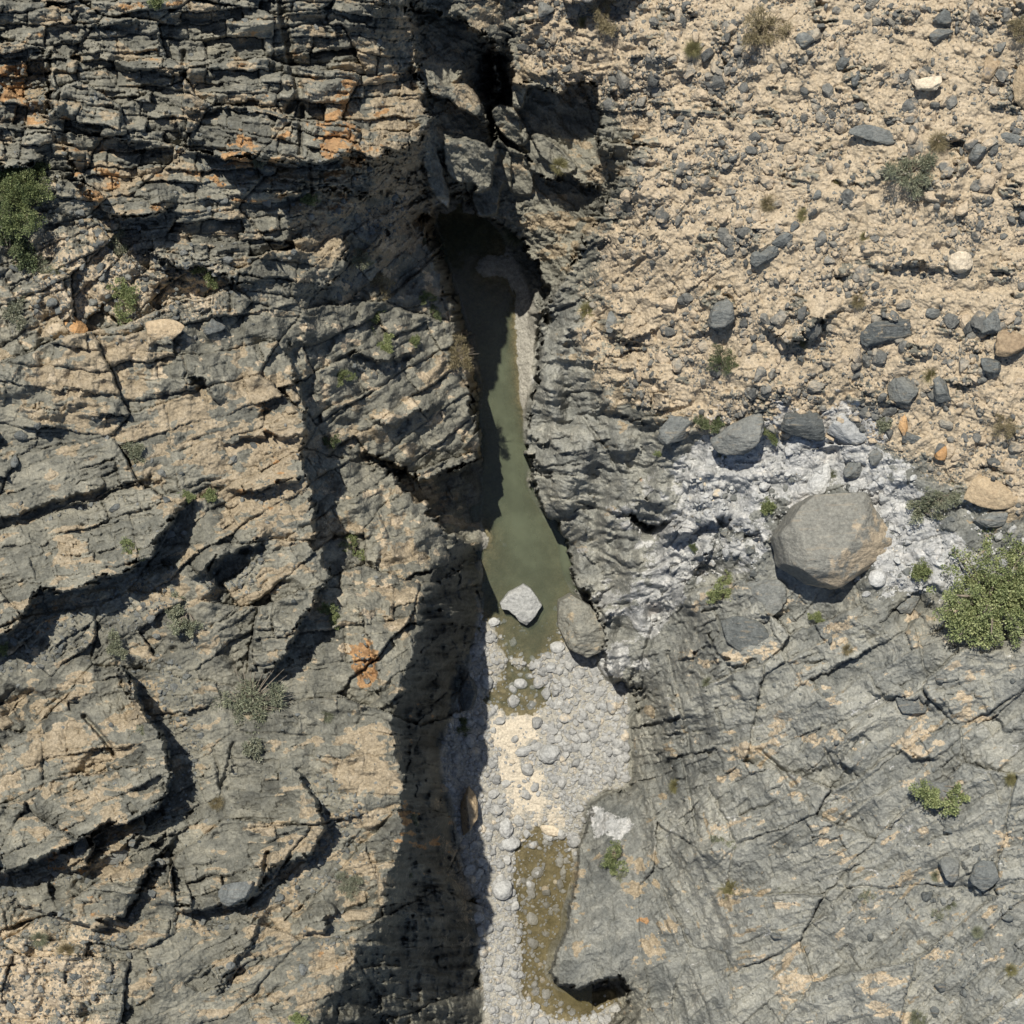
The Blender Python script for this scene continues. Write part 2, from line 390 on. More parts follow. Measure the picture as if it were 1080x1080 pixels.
def rotv(u, v, a):
    c, s_ = np.cos(a), np.sin(a)
    return u*c+v*s_, -u*s_+v*c
def fractured(U, V, ang, spread, w, seed, size=1.0, aspect=1.0):
    """three generations of blocks inside fracture domains that each turn the joints a little"""
    wu = U + 4.5*w[0] + 1.0*w[2]; wv = V + 4.5*w[1] + 1.0*w[3]
    x0, y0 = rot(wu, wv, ang)
    F1, F2, dom, ox, oy = worley(x0/(120*size), y0/(62*size), seed)
    a = (dom-.5)*math.radians(spread)*2
    x, y = rotv(x0, y0, a)
    h1, e1, f1 = joints(x, y, dom, 62*size*aspect, 21*size, seed+20)
    a2 = a + (h1-.5)*math.radians(spread)*.7
    x2, y2 = rotv(x0, y0, a2)
    h2, e2, f2 = joints(x2, y2, dom*.5+.37*h1, 21*size*aspect, 8*size, seed+40)
    x3, y3 = rotv(x0, y0, a2 + (h2-.5)*.5)
    h3, e3, f3 = joints(x3, y3, dom*.3+.5*h2, 7.5*aspect, 3.6, seed+60)
    ed = (F2-F1)*60*size
    return dict(dom=dom, ed=ed, h1=h1, e1=e1, f1=f1, h2=h2, e2=e2, f2=f2, h3=h3, e3=e3, f3=f3, x=x, y=y, ox=ox, oy=oy)
def block_relief(J, a0, a1, a2, a3, broken):
    """metres; broken 0..1 says where the smaller blocks have come loose"""
    g = lambda e, w_: 1-sstep(0, w_, e)
    notch = lambda h, t: np.where(h < t, -1.0, (h-.5)*.9)
    z = a0*((J['dom']-.5)*1.6 + J['ox']*.5 - J['oy']*.5) - a0*.3*g(J['ed'], 2.5)
    z = z + a1*(notch(J['h1'], .13) + 1.1*(J['f1']-.5)*(np.mod(J['h1']*13.7, 1)-.35)) - .3*a1*g(J['e1'], 1.6)
    z = z + a2*(notch(J['h2'], .16) + 1.0*(J['f2']-.5)*(np.mod(J['h2']*11.3, 1)-.35))*(.15+.85*broken) - .3*a2*g(J['e2'], 1.2)*(.12+.88*broken)
    z = z + a3*(notch(J['h3'], .15))*(.2+.8*broken) - .25*a3*g(J['e3'], 1.0)*broken
    return z
def terrain(U, V, want=None):
    """height in metres (and colour masks) of the ground at survey coordinates"""
    w1 = fbm(U/38, V/38, 11, 4); w2 = fbm(U/38+40, V/38-20, 12, 4)
    f1 = noise(U/6, V/6, 13); f2 = noise(U/6+9, V/6+5, 14)
    w = (w1, w2, f1, f2)
    m = {k: sample(a, U+(22 if k in ('deb', 'deb2', 'ul', 'sc', 'gu') else 5)*w1, V+(22 if k in ('deb', 'deb2', 'ul', 'gu') else 5)*w2) for k, a in W.items()}
    m['ul'] = m['ul']*(1-m['slot'])
    fl = sstep(.35, .8, sample(W['fl'], U+2*w1, V+2*w2))
    land = 1-fl
    big = fbm(U/90, V/90, 21, 3); n3 = fbm(U/60, V/60, 103, 3)
    bend = sstep(758, 728, U + 25*w1 - .12*(V-800))
    JU = fractured(U, V, 3, 9, w, 1000, .8, 1.0)
    JL = fractured(U, V, -19, 26, w, 2000, 1.45, .95)
    JR = fractured(U, V, -31, 18, w, 3000, 1.35, 1.0)
    JB = fractured(U, V, 74, 10, w, 4000, 1.0, 2.4)
    kU = np.clip(m['ul']+.4*m['slot'], 0, 1); kR = m['lr']
    # chipped edges: each block shifts the break line that crosses it
    def pick(key): return JU[key]*kU + JR[key]*kR + JL[key]*np.clip(1-kU-kR, 0, 1)
    c2, c3, c1 = pick('h2'), pick('h3'), pick('h1')
    amp = 4.2*(1-0.7*m['fl']); ch = (1-.75*m['fl'])*(1-.75*m['blk'])*(1-.8*m['lw'])
    Uw = U + amp*w1 + .8*f1 + ch*(7*(c2-.5) + 3.5*(c3-.5) + 5*(c1-.5))
    Vw = V + amp*w2 + .8*f2 + ch*(7*(np.mod(c2*7.3, 1)-.5) + 3.5*(np.mod(c3*5.7, 1)-.5))
    lwm = sample(LWW, U, V)
    Uw = Uw + lwm*(11*fbm(U/40, V/22, 54, 4) + 8*(ridged(U/60, V/15, 55, 3)-.5) + 3.5*(c1-.5) + 2.5*(c2-.5))
    Vw = Vw + lwm*5*fbm(U/24, V/30, 56, 3)
    z = sample(base_g, Uw, Vw) + land*sample(led_g, Uw, Vw)
    sm = sstep(.4, .62, sample(slab_m, U+2*w1+2*(c2-.5), V+2*w2+2*(c3-.5)))
    sz = sample(slab_z, U, V)
    z = np.where(sz > 0, z*(1-sm)+np.maximum(sz, z)*sm, z)
    z = z - land*sample(crk_g, U+2*w1+f1, V+2*w2+f2)
    z = z + land*(0.6*big + 0.3*fbm(U/26, V/26, 22, 4))*(1-.6*m['sc'])
    # bedded cliffs, upper left
    rough_u = sstep(-.45, .25, fbm(U/60, V/40, 34, 3))
    q = V + .05*U + 14*fbm(U/110, V/60, 31, 3)
    z = z + m['ul']*(block_relief(JU, .95, .95, .36, .2, .85*rough_u) + terrace(q/33, .2)*.5 + .5*fbm(U/40, V/30, 37, 3))
    # the head of the gorge: slanting slabs
    xs_, ys_ = rot(U+6*w1, V+6*w2, 48)
    z = z + m['slot']*land*(.45*fbm(xs_/40, ys_/13, 35, 4) + .35*terrace(ys_/17+w1, .3) + .1*(JU['h2']-.5) + .05*(JL['h3']-.5))
    # slabs, lower left: smooth tops, broken zones
    rough_l = sstep(-.12, .38, fbm(U/75, V/50, 41, 4))
    rest = np.clip(1 - 1.0*m['ul']-m['ll']-m['rw']-m['lr']-m['sc']-m['gu']-m['fl']-m['lw']-m['blk']-m['slot'], 0, 1)*land
    xl, yl = rot(U+10*w1, V+10*w2, -17)
    ll = np.clip(m['ll'] + .5*m['deb2'], 0, 1)
    z = z + ll*(block_relief(JL, 1.05*(.5+rough_l), .75*(.4+.8*rough_l), .36, .18, rough_l) + .09*ridged(xl/15, yl/4.5, 46, 2))
    z = z + rest*(block_relief(JL, 1.1, .8, .38, .2, .15+.7*rough_l) + .9*fbm(U/30, V/34, 45, 3))
    # shaded wall: broken ledges running down the face
    z = z + m['lw']*(2.1*fbm(U/26, V/40, 51, 5) + block_relief(JL, 1.4, 1.0, .35, .0, 0*rough_l+.4) + .5*ridged(U/12, V/40, 53, 3))
    # water-worn rock, right wall: folded flutes over swelling buttresses
    q2 = V - .12*U + 16*fbm(U/50, V/45, 61, 3)
    rw = np.clip(m['rw']*land, 0, 1)
    worn = sstep(0, .5, np.abs(noise(q2/17, U/90, 64)))*.8 + .3*np.abs(noise(q2/6+3, U/60, 65))*sstep(-.2, .4, w2)
    rw = rw*(1-.6*m['gu'])
    z = z + rw*(2.3*fbm(U/36, V/75, 62, 2) + .6*(worn-.45) + .1*ridged(U/30, V/9, 63, 3) + .12*(JL['h2']-.5)*sstep(.1, .5, w1) + .06*(JL['h3']-.5))
    z = z + m['blk']*land*(.35*fbm(U/24, V/24, 66, 3) + .15*(JB['h2']-.5) + .1*(JL['h3']-.5))
    # foliated slabs, lower right
    rough_r = sstep(-.02, .42, fbm(U/65, V/55, 71, 4))
    fa = block_relief(JR, .9, .38, .26, .12, .85*rough_r) + .05*ridged(JR['x']/22, JR['y']/4, 74, 2) + .35*fbm(JR['x']/50, JR['y']/24, 78, 2)
    fb = block_relief(JB, .6, .35, .15, .07, rough_r*.5) + .3*fbm(JB['x']/90, JB['y']/16, 77, 2) + .08*ridged(JB['x']/60, JB['y']/5, 75, 2)
    lr = m['lr']*land
    z = z + lr*(fa*(1-bend) + fb*bend)
    # scree, gully, debris
    P1, P2, pc, _, _ = worley((U+2*f1)/7, (V+2*f2)/5.5, 81)
    Q1, Q2, qc, _, _ = worley(U/24+.4*w1, V/17+.4*w2, 82)
    peb = np.maximum(0, .42-P1)*(pc > .45)*.5
    scr = np.clip(m['sc'] + .8*m['deb'] + .7*m['deb2'], 0, 1)
    outc = sstep(.1, .3, fbm(U/52, V/34, 83, 4) + .3*np.exp(-((U-640)**2+(V-380)**2)/70**2) + .3*np.exp(-((U-670)**2+(V-120)**2)/55**2) + .3*np.exp(-((U-850)**2+(V-420)**2)/60**2) - .5*np.exp(-((U-690)**2+(V-310)**2)/40**2) - .12)
    z = z + scr*(.16*fbm(U/16, V/12, 84, 4) + peb*.3 + np.maximum(0, .5-Q1)*(qc > .75)*.6 + .35*ridged((U+.5*V)/26, (V-.4*U)/90, 88, 2) + outc*(.25+.6*block_relief(JU, .4, .7, .5, .25, 1+0*w1)))
    z = z + m['gu']*land*(.4*fbm(U/40, V/26, 86, 2) + .6*np.sqrt(np.maximum(0, .45-Q1))*(qc > .6) + .14*(JL['h2']-.5)*sstep(0, .3, w2))
    # river bed
    z = z + fl*(.07*fbm(U/12, V/12, 91, 3) + .05*noise(U/4, V/4, 92))
    z = z + land*.045*noise(U/2.6, V/2.6, 93)
    if want is None: return z
    # ---- what the ground is made of, with some shade painted into the left wall
    n1 = fbm(U/22, V/16, 101, 5); n2 = fbm(U/9, V/6, 102, 4); n4 = fbm(U/45, V/32, 107, 4)
    strat = fbm(xl/60, yl/9, 104, 4); stratr = fbm(JR['x']/60, JR['y']/7, 105, 4)*(1-bend)+fbm(JB['x']/90, JB['y']/8, 109, 4)*bend; stratu = fbm(U/60, q/9, 106, 4)
    tanf = sample(TAN_G, U, V); palef = sample(PALE_G, U, V); oraf = sample(ORA_G, U, V)
    vein = np.clip(1.15-np.abs(noise((U*.86-V*.5)/95, (U*.5+V*.86+6*w1)/12, 108))*18, 0, 1)*m['lr']*sstep(-.1, .3, n3)
    tan = sstep(.3, .58, .17 + tanf*.8 + .42*n4 + .22*n1 + .34*strat*m['ll'] + .45*stratr*m['lr'] + .36*stratu*m['ul'] + .2*n2 + .22*(c2-.5)+.2*(c1-.5) - .12*m['rw'] - .2*m['lr'] + .07*m['ul'] + .05*m['ll'])
    sand = np.clip(scr*(1-outc*.85*sstep(-.25, .1, n2)), 0, 1)*sstep(-.85, -.2, n2+.5*n1+.25)
    sand = np.maximum(sand, rest*sstep(.25, .5, n1+.3*n2))
    sand = np.maximum(sand, .7*m['lr']*(1-.6*bend)*sstep(.2, .55, n4+.35*n2+.3*stratr+.25*(c1-.5)))
    pale = np.maximum(sstep(.3, .7, palef + .3*n4 + .22*n1 + .12*n2), .55*vein)
    ora = sstep(.35, .7, oraf + .4*n1 + .2*n2 + m['ul']*(.12+.3*stratu+.3*(c1-.5)))
    val = .5+.3*n3+.22*n1+.3*(c2-.5)+.25*(c1-.5)+.15*(c3-.5)+.12*n2-.08*m['ul']+.2*m['lr']+.3*m['rw']-.42*m['lw']-.05*m['blk']-.12*m['lr']*bend-.06*m['ll']  # lw term darkens the rock itself, painting shade onto the left wall
    return z, dict(tan=tan*(1-.72*m['lw']), sand=sand, pale=pale, ora=ora, bed=fl, val=val, lw=m['lw'], warm=np.clip(1-m['lr']-m['rw']-m['blk']-m['gu'], 0, 1))  # tan held back on lw to keep that painted shade dark
TAN_G = blobs([(100,375,75,.5),(60,780,70,.4),(110,800,40,.3),(280,430,60,.5),(390,800,45,.45),(330,900,45,.35),(110,945,45,.45),(285,520,50,.45),(200,470,50,.3),(20,110,45,.4),(390,165,50,.45),(345,240,45,.5),
    (430,230,45,.5),(130,205,40,.45),(420,90,50,.4),(360,560,45,.2),(440,520,40,.25),(420,620,35,.35),(470,900,70,.35),(440,980,70,.35),(400,1040,60,.35),(480,640,30,.3),(470,400,35,.3),
    (680,920,26,.45),(690,1000,26,.4),(690,850,20,.35),(780,960,40,.25),(760,820,40,.2),(850,860,50,.15),(930,900,60,.25),(1000,760,60,.2),(1000,1000,90,.35),(760,700,30,.1),(800,1000,60,.2),(870,720,40,.15),
    (620,360,30,.35),(650,460,30,.3),(690,410,40,.4),(570,60,40,.35),(520,15,25,.35),(590,240,40,.3),(640,180,25,.2),(490,100,30,.3),(540,150,30,.25),(1060,545,40,.4),(250,960,40,.25),(300,1040,60,.3),(190,650,40,.2),(260,640,40,.1),(30,640,25,.3)])
PALE_G = blobs([(760,490,50,.85),(830,480,55,.85),(900,465,45,.85),(940,530,45,.6),(720,590,34,.7),(650,570,60,.2),(690,530,45,.3),(645,640,40,.25),(640,580,40,.15),(660,690,22,.3),(700,630,22,.7),(685,655,16,.9),(790,585,30,.7),(740,545,28,.4),(990,590,50,.7),(650,690,22,.3),(640,650,25,.2),(558,340,14,.8),(556,400,12,.8),
    (640,700,16,.45),(660,870,14,.5),(668,920,12,.5),(1060,640,40,.5),(950,600,40,.5),(625,860,20,.5),(640,880,22,.4),(300,400,26,.25),(680,700,10,.7)])
ORA_G = blobs([(382,690,20,.8),(385,715,14,.7),(20,90,35,.45),(110,190,40,.3),(280,440,40,.35),(370,150,50,.4),(240,165,40,.35),(640,590,10,.1),(280,520,40,.4),(60,895,50,.4),(50,650,40,.4),(690,640,10,.7),(680,970,10,.6),(345,1010,30,.4),(300,925,30,.3),(110,960,40,.35),(440,760,40,.35),(430,860,40,.25),(620,130,20,.3),(355,225,40,.3),(640,510,12,.2),(675,505,10,.5),(800,360,10,.3),(740,415,14,.5),(460,900,60,.3)])
Z, MK = terrain(U, V, want=True)
def place(U, V, Z):
    d = (ZC-Z)*K/540.0
    return (U-540)*d, -(V-540)*d
X, Y = place(U, V, Z)
def vnoise(n): return None
# normals on the lattice
PX = np.stack([X, Y, Z], -1).astype(np.float32)
du = np.gradient(PX, axis=1); dv = np.gradient(PX, axis=0)
NRM = np.cross(dv, du); NRM /= np.linalg.norm(NRM, axis=-1, keepdims=True)
steep = sstep(.75, .35, blur(NRM[..., 2].astype(np.float64), 1)).astype(np.float32)
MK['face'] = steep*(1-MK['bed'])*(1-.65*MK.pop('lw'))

def lattice_index(v, u):
    return np.clip(np.searchsorted(axis, v), 0, NA-1), np.clip(np.searchsorted(axis, u), 0, NA-1)
def ground(u, v):
    """point and normal of the ground at survey coordinates"""
    j, i = lattice_index(np.array([v]), np.array([u])); j = j[0]; i = i[0]
    return Vector(PX[j, i].tolist()), Vector(NRM[j, i].tolist())
# ------------------------------------------------------------------ mesh and material helpers
def mesh_np(name, verts, quads, attrs=None, smooth=True):
    me = bpy.data.meshes.new(name)
    verts = np.asarray(verts, np.float32); quads = np.asarray(quads, np.int32)
    k = quads.shape[1]
    me.vertices.add(len(verts)); me.vertices.foreach_set('co', verts.ravel())
    me.loops.add(quads.size); me.loops.foreach_set('vertex_index', quads.ravel())
    me.polygons.add(len(quads))
    me.polygons.foreach_set('loop_start', np.arange(0, quads.size, k, dtype=np.int32))
    me.polygons.foreach_set('use_smooth', np.full(len(quads), smooth, bool))
    me.update(calc_edges=True)
    for n, a in (attrs or {}).items():
        t = me.attributes.new(n, 'FLOAT', 'POINT'); t.data.foreach_set('value', np.asarray(a, np.float32).ravel())
    return me
def link(name, me, mat=None, parent=None):
    o = bpy.data.objects.new(name, me); COL.objects.link(o)
    if mat and not me.materials: me.materials.append(mat)
    if parent: o.parent = parent
    return o
def tag(o, label=None, cat=None, group=None, kind=None):
    for k, v in (('label', label), ('category', cat), ('group', group), ('kind', kind)):
        if v: o[k] = v
    return o
class Nodes:
    def __init__(s, name):
        s.m = bpy.data.materials.new(name); s.m.use_nodes = True
        s.t = s.m.node_tree; s.n = s.t.nodes; s.b = s.n['Principled BSDF']; s.out = s.n['Material Output']
        s.b.inputs['Roughness'].default_value = .9
        if 'Specular IOR Level' in s.b.inputs: s.b.inputs['Specular IOR Level'].default_value = .2
        s.tc = s.n.new('ShaderNodeTexCoord')
    def put(s, sock, v):
        if isinstance(v, (int, float)): sock.default_value = v
        elif isinstance(v, (tuple, list)): sock.default_value = tuple(v)+((1,) if len(v) == 3 and len(sock.default_value) == 4 else ())
        else: s.t.links.new(v, sock)
    def new(s, typ, **kw):
        n = s.n.new(typ)
        for k, v in kw.items(): setattr(n, k, v)
        return n
    def attr(s, name):
        n = s.new('ShaderNodeAttribute'); n.attribute_name = name; return n.outputs['Fac']
    def noise(s, scale, detail=4, vec=None, rough=.55):
        n = s.new('ShaderNodeTexNoise'); n.inputs['Scale'].default_value = scale; n.inputs['Detail'].default_value = detail; n.inputs['Roughness'].default_value = rough
        s.put(n.inputs['Vector'], vec or s.tc.outputs['Object']); return n.outputs['Fac']
    def voro(s, scale, out='Distance', feature='F1', vec=None):
        n = s.new('ShaderNodeTexVoronoi', feature=feature); n.inputs['Scale'].default_value = scale
        s.put(n.inputs['Vector'], vec or s.tc.outputs['Object']); return n.outputs[out]
    def math(s, op, a, b=0.0, clamp=False):
        n = s.new('ShaderNodeMath', operation=op, use_clamp=clamp); s.put(n.inputs[0], a); s.put(n.inputs[1], b); return n.outputs[0]
    def range(s, x, a, b, c=0.0, d=1.0):
        n = s.new('ShaderNodeMapRange', interpolation_type='SMOOTHSTEP'); s.put(n.inputs[0], x)
        for i, v in enumerate((a, b, c, d)): n.inputs[i+1].default_value = v
        return n.outputs[0]
    def mix(s, f, a, b, blend='MIX'):
        n = s.new('ShaderNodeMix', data_type='RGBA', blend_type=blend); s.put(n.inputs[0], f); s.put(n.inputs[6], a); s.put(n.inputs[7], b); return n.outputs[2]
    def ramp(s, x, *stops):
        n = s.new('ShaderNodeValToRGB'); e = n.color_ramp.elements
        while len(e) < len(stops): e.new(.5)
        for k, (p, c) in zip(e, stops): k.position = p; k.color = tuple(c)+(1,)
        s.put(n.inputs[0], x); return n.outputs[0]
    def bump(s, h, dist, strength=1.0, normal=None):
        n = s.new('ShaderNodeBump'); n.inputs['Distance'].default_value = dist; n.inputs['Strength'].default_value = strength
        s.put(n.inputs['Height'], h)
        if normal: s.put(n.inputs['Normal'], normal)
        return n.outputs['Normal']

# ------------------------------------------------------------------ ground material
def terrain_material():
    N = Nodes('weathered_limestone')
    grain = N.noise(9.0, 5); mid = N.noise(1.7, 6, rough=.6); coarse = N.noise(.35, 4); speck = N.noise(28.0, 3)
    val = N.attr('val')
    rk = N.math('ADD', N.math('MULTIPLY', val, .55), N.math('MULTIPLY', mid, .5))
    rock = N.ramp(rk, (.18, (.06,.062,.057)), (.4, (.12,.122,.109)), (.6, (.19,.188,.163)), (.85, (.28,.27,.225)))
    rock = N.mix(N.attr('warm'), rock, N.mix(1.0, rock, (1.05,1.0,.9), 'MULTIPLY'))
    # pale lichen and scuffs
    rock = N.mix(N.range(grain, .62, .75, 0, .35), rock, (.24,.225,.19))
    tanc = N.ramp(N.math('ADD', N.math('MULTIPLY', mid, .6), N.math('MULTIPLY', grain, .4)), (.3, (.155,.125,.08)), (.5, (.26,.21,.14)), (.7, (.37,.307,.215)))
    brk = N.math('SUBTRACT', grain, .5)
    def edge(x, k=.9):
        return N.range(N.math('ADD', x, N.math('ADD', N.math('MULTIPLY', brk, k), N.math('MULTIPLY', N.math('SUBTRACT', mid, .5), k))), .38, .62)
    tanmask = N.math('MAXIMUM', edge(N.attr('tan')), N.math('MULTIPLY', edge(N.math('MULTIPLY', N.attr('face'), N.math('ADD', .28, N.math('MULTIPLY', N.attr('tan'), .6)))), .85))
    col = N.mix(tanmask, rock, tanc)
    sandc = N.ramp(N.math('ADD', N.math('MULTIPLY', mid, .5), N.math('MULTIPLY', speck, .5)), (.3, (.25,.2,.135)), (.5, (.37,.3,.205)), (.7, (.46,.38,.275)))
    orc = N.ramp(mid, (.3, (.2,.1,.04)), (.7, (.42,.24,.1)))
    col = N.mix(N.math('MULTIPLY', edge(N.attr('ora')), .8), col, orc)
    col = N.mix(edge(N.attr('sand'), 1.3), col, sandc)
    palec = N.ramp(mid, (.25, (.2,.2,.19)), (.5, (.36,.355,.335)), (.75, (.55,.53,.49)))
    col = N.mix(N.math('MULTIPLY', edge(N.attr('pale'), 1.2), .85), col, palec)
    grav = N.ramp(N.math('ADD', N.math('MULTIPLY', mid, .4), N.math('MULTIPLY', speck, .6)), (.3, (.19,.175,.145)), (.55, (.32,.3,.25)), (.75, (.42,.395,.335)))
    grav = N.mix(edge(N.attr('cream'), .6), grav, (.46,.4,.305))
    grav = N.mix(edge(N.attr('algae'), .5), grav, N.ramp(mid, (.3, (.085,.07,.035)), (.7, (.22,.18,.1))))
    col = N.mix(N.attr('bed'), col, grav)
    tone = N.math('ADD', N.math('MULTIPLY', N.range(N.noise(6.5, 6, rough=.7), .3, .7), .5), .75)
    col = N.mix(1.0, col, tone, 'MULTIPLY')
    N.put(N.b.inputs['Base Color'], col)
    h = N.math('ADD', N.math('MULTIPLY', N.noise(3.5, 7, rough=.62), 1.0), N.math('MULTIPLY', N.voro(5.5, feature='F1'), -.35))
    N.put(N.b.inputs['Normal'], N.bump(h, .2, .6))
    return N.m
ROCK = terrain_material()
MK['cream'] = sample(blobs([(535,785,24,.55),(558,765,22,.5),(560,848,28,.55),(525,765,16,.45),(545,825,24,.5),(585,865,16,.45),(540,1060,18,.4),(600,1060,16,.4),(600,725,14,.35)]), U, V) + .3*fbm(U/10, V/14, 301, 3) + .45*np.maximum(0, fbm(U/26, V/40, 302, 3))
MK['algae'] = sstep(.04, -.1, Z)*MK['bed']*.9 + .0*Z
MK['algae'] = np.where((V < 715), MK['algae']*.8, MK['algae'])
jj, ii = np.meshgrid(np.arange(NA-1), np.arange(NA-1), indexing='ij')
quads = np.stack([jj*NA+ii, (jj+1)*NA+ii, (jj+1)*NA+ii+1, jj*NA+ii+1], -1).reshape(-1, 4)
uc = (U[:-1, :-1]).ravel(); vc = (V[:-1, :-1]).ravel()
fl_q = MK['bed'][:-1, :-1].ravel() > .5
mid_u = np.interp(vc, [-300, 0, 55, 146, 215, 300, 450, 560, 620, 720, 860, 1000, 1100, 1400], [500, 520, 521, 517, 480, 520, 530, 550, 555, 560, 560, 560, 560, 560])
sc_q = (sample(W['sc'], uc, vc) > .5) & ~fl_q
parts = {'riverbed': fl_q, 'scree_slope': sc_q, 'cliff_left': (uc < mid_u) & ~fl_q & ~sc_q, 'cliff_right': (uc >= mid_u) & ~fl_q & ~sc_q}
co = PX.reshape(-1, 3)
LABELS = {'riverbed': 'pale gravel riverbed with cream sand at the bottom of the gorge', 'scree_slope': 'tan scree slope above the right wall of the gorge',
          'cliff_left': 'dark bedded limestone cliffs and slabs left of the gorge', 'cliff_right': 'grey water worn rock wall and slabs right of the gorge'}
for name, sel in parts.items():
    q = quads[sel]
    used = np.unique(q); remap = np.zeros(len(co), np.int32); remap[used] = np.arange(len(used))
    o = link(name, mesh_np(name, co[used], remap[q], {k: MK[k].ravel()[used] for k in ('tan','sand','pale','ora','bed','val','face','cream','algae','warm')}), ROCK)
    tag(o, LABELS[name], 'ground' if name in ('riverbed', 'scree_slope') else 'cliff', kind='structure')
# ------------------------------------------------------------------ the two pools
def water_material(name, colour, k):
    N = Nodes(name)
    c2 = tuple(x*1.45 for x in colour)
    N.put(N.b.inputs['Base Color'], N.mix(N.range(N.noise(.35, 5, rough=.6), .35, .68), colour, c2))
    N.b.inputs['Roughness'].default_value = .06
    N.b.inputs['IOR'].default_value = 1.33
    N.b.inputs['Specular IOR Level'].default_value = .5
    # clear at the rim, murkier as the water deepens
    a = N.math('SUBTRACT', 1.0, N.math('POWER', math.exp(-k), N.attr('depth')))
    N.put(N.b.inputs['Alpha'], N.math('MAXIMUM', a, .12))
    N.put(N.b.inputs['Normal'], N.bump(N.noise(2.2, 3), .03, .5))
    return N.m
def pool(name, v0, v1, mat, label, u0=455, u1=625, step=1.5, level=0.0, cat='water'):
    au = np.arange(u0, u1, step); av = np.arange(v0, v1, step)
    uu, vv = np.meshgrid(au, av)
    xs, ys = place(uu, vv, np.full(uu.shape, level))
    j, i = lattice_index(vv.ravel(), uu.ravel())
    dep = (level - Z[j, i]).reshape(uu.shape)
    ok = (dep > -.12) & (sample(W['fl'], uu, vv) > .02)
    ok |= (sample(W['fl'], uu, vv) > .3) & (dep > -.2)
    q = ok[:-1, :-1] | ok[1:, :-1] | ok[:-1, 1:] | ok[1:, 1:]
    n = len(au)
    jj, ii = np.nonzero(q)
    quads = np.stack([jj*n+ii, (jj+1)*n+ii, (jj+1)*n+ii+1, jj*n+ii+1], -1)
    used = np.unique(quads); rm = np.zeros(uu.size, np.int32); rm[used] = np.arange(len(used))
    co = np.stack([xs.ravel(), ys.ravel(), np.full(uu.size, level)], -1)[used]
    o = link(name, mesh_np(name, co, rm[quads], {'depth': np.clip(dep.ravel()[used], 0.01, 3)}), mat)
    tag(o, label, cat, kind='structure')
    return o
pool('water', 205, 756, water_material('green_water', (.066,.074,.046), 1.9), 'murky green pool filling the narrow gorge')
pool('water', 862, 1075, water_material('amber_water', (.085,.07,.03), 1.0), 'shallow amber brown pool over stones in the gorge')
# ------------------------------------------------------------------ loose rocks
rng = np.random.default_rng(7)
def ico(sub):
    t = (1+5**.5)/2
    v = [(-1,t,0),(1,t,0),(-1,-t,0),(1,-t,0),(0,-1,t),(0,1,t),(0,-1,-t),(0,1,-t),(t,0,-1),(t,0,1),(-t,0,-1),(-t,0,1)]
    f = [(0,11,5),(0,5,1),(0,1,7),(0,7,10),(0,10,11),(1,5,9),(5,11,4),(11,10,2),(10,7,6),(7,1,8),(3,9,4),(3,4,2),(3,2,6),(3,6,8),(3,8,9),(4,9,5),(2,4,11),(6,2,10),(8,6,7),(9,8,1)]
    v = [np.array(p)/np.linalg.norm(p) for p in v]
    for _ in range(sub):
        mid = {}; nf = []
        def m(a, b):
            k = (min(a, b), max(a, b))
            if k not in mid:
                p = v[a]+v[b]; v.append(p/np.linalg.norm(p)); mid[k] = len(v)-1
            return mid[k]
        for a, b, c in f:
            x, y, z = m(a, b), m(b, c), m(c, a); nf += [(a, x, z), (b, y, x), (c, z, y), (x, y, z)]
        f = nf
    return np.array(v), np.array(f, np.int32)
ICO = {k: ico(k) for k in (1, 2, 3, 4, 5)}
def n3(p, scale, seed):
    q = p*scale
    return (noise(q[:, 0]+3.1*seed, q[:, 1]+q[:, 2]*.7, seed) + noise(q[:, 1]-1.7*seed, q[:, 2]+q[:, 0]*.6, seed+5) + noise(q[:, 2]+2.3, q[:, 0]-q[:, 1]*.8, seed+9))/3
def rock_points(sub, seed, planes=12, soft=.12, rough=.05, round_=0.0):
    """a broken stone inside the unit ball: a body cut by random planes, then roughened"""
    r = np.random.default_rng(seed)
    d, f = ICO[sub]
    n = r.normal(size=(planes, 3)); n /= np.linalg.norm(n, axis=1, keepdims=True)
    h = r.uniform(.45, .85, planes)
    c = d @ n.T
    rad = np.where(c > .05, h/np.maximum(c, .05), 9).min(1)
    rad = np.minimum(rad, 1.15)
    rad = rad*(1-round_) + round_*(.85+.15*n3(d, 1.3, seed))
    p = d*rad[:, None]
    p *= (1 + rough*2*n3(p, 2.5, seed+1) + rough*n3(p, 6.0, seed+2))[:, None]
    return p, f
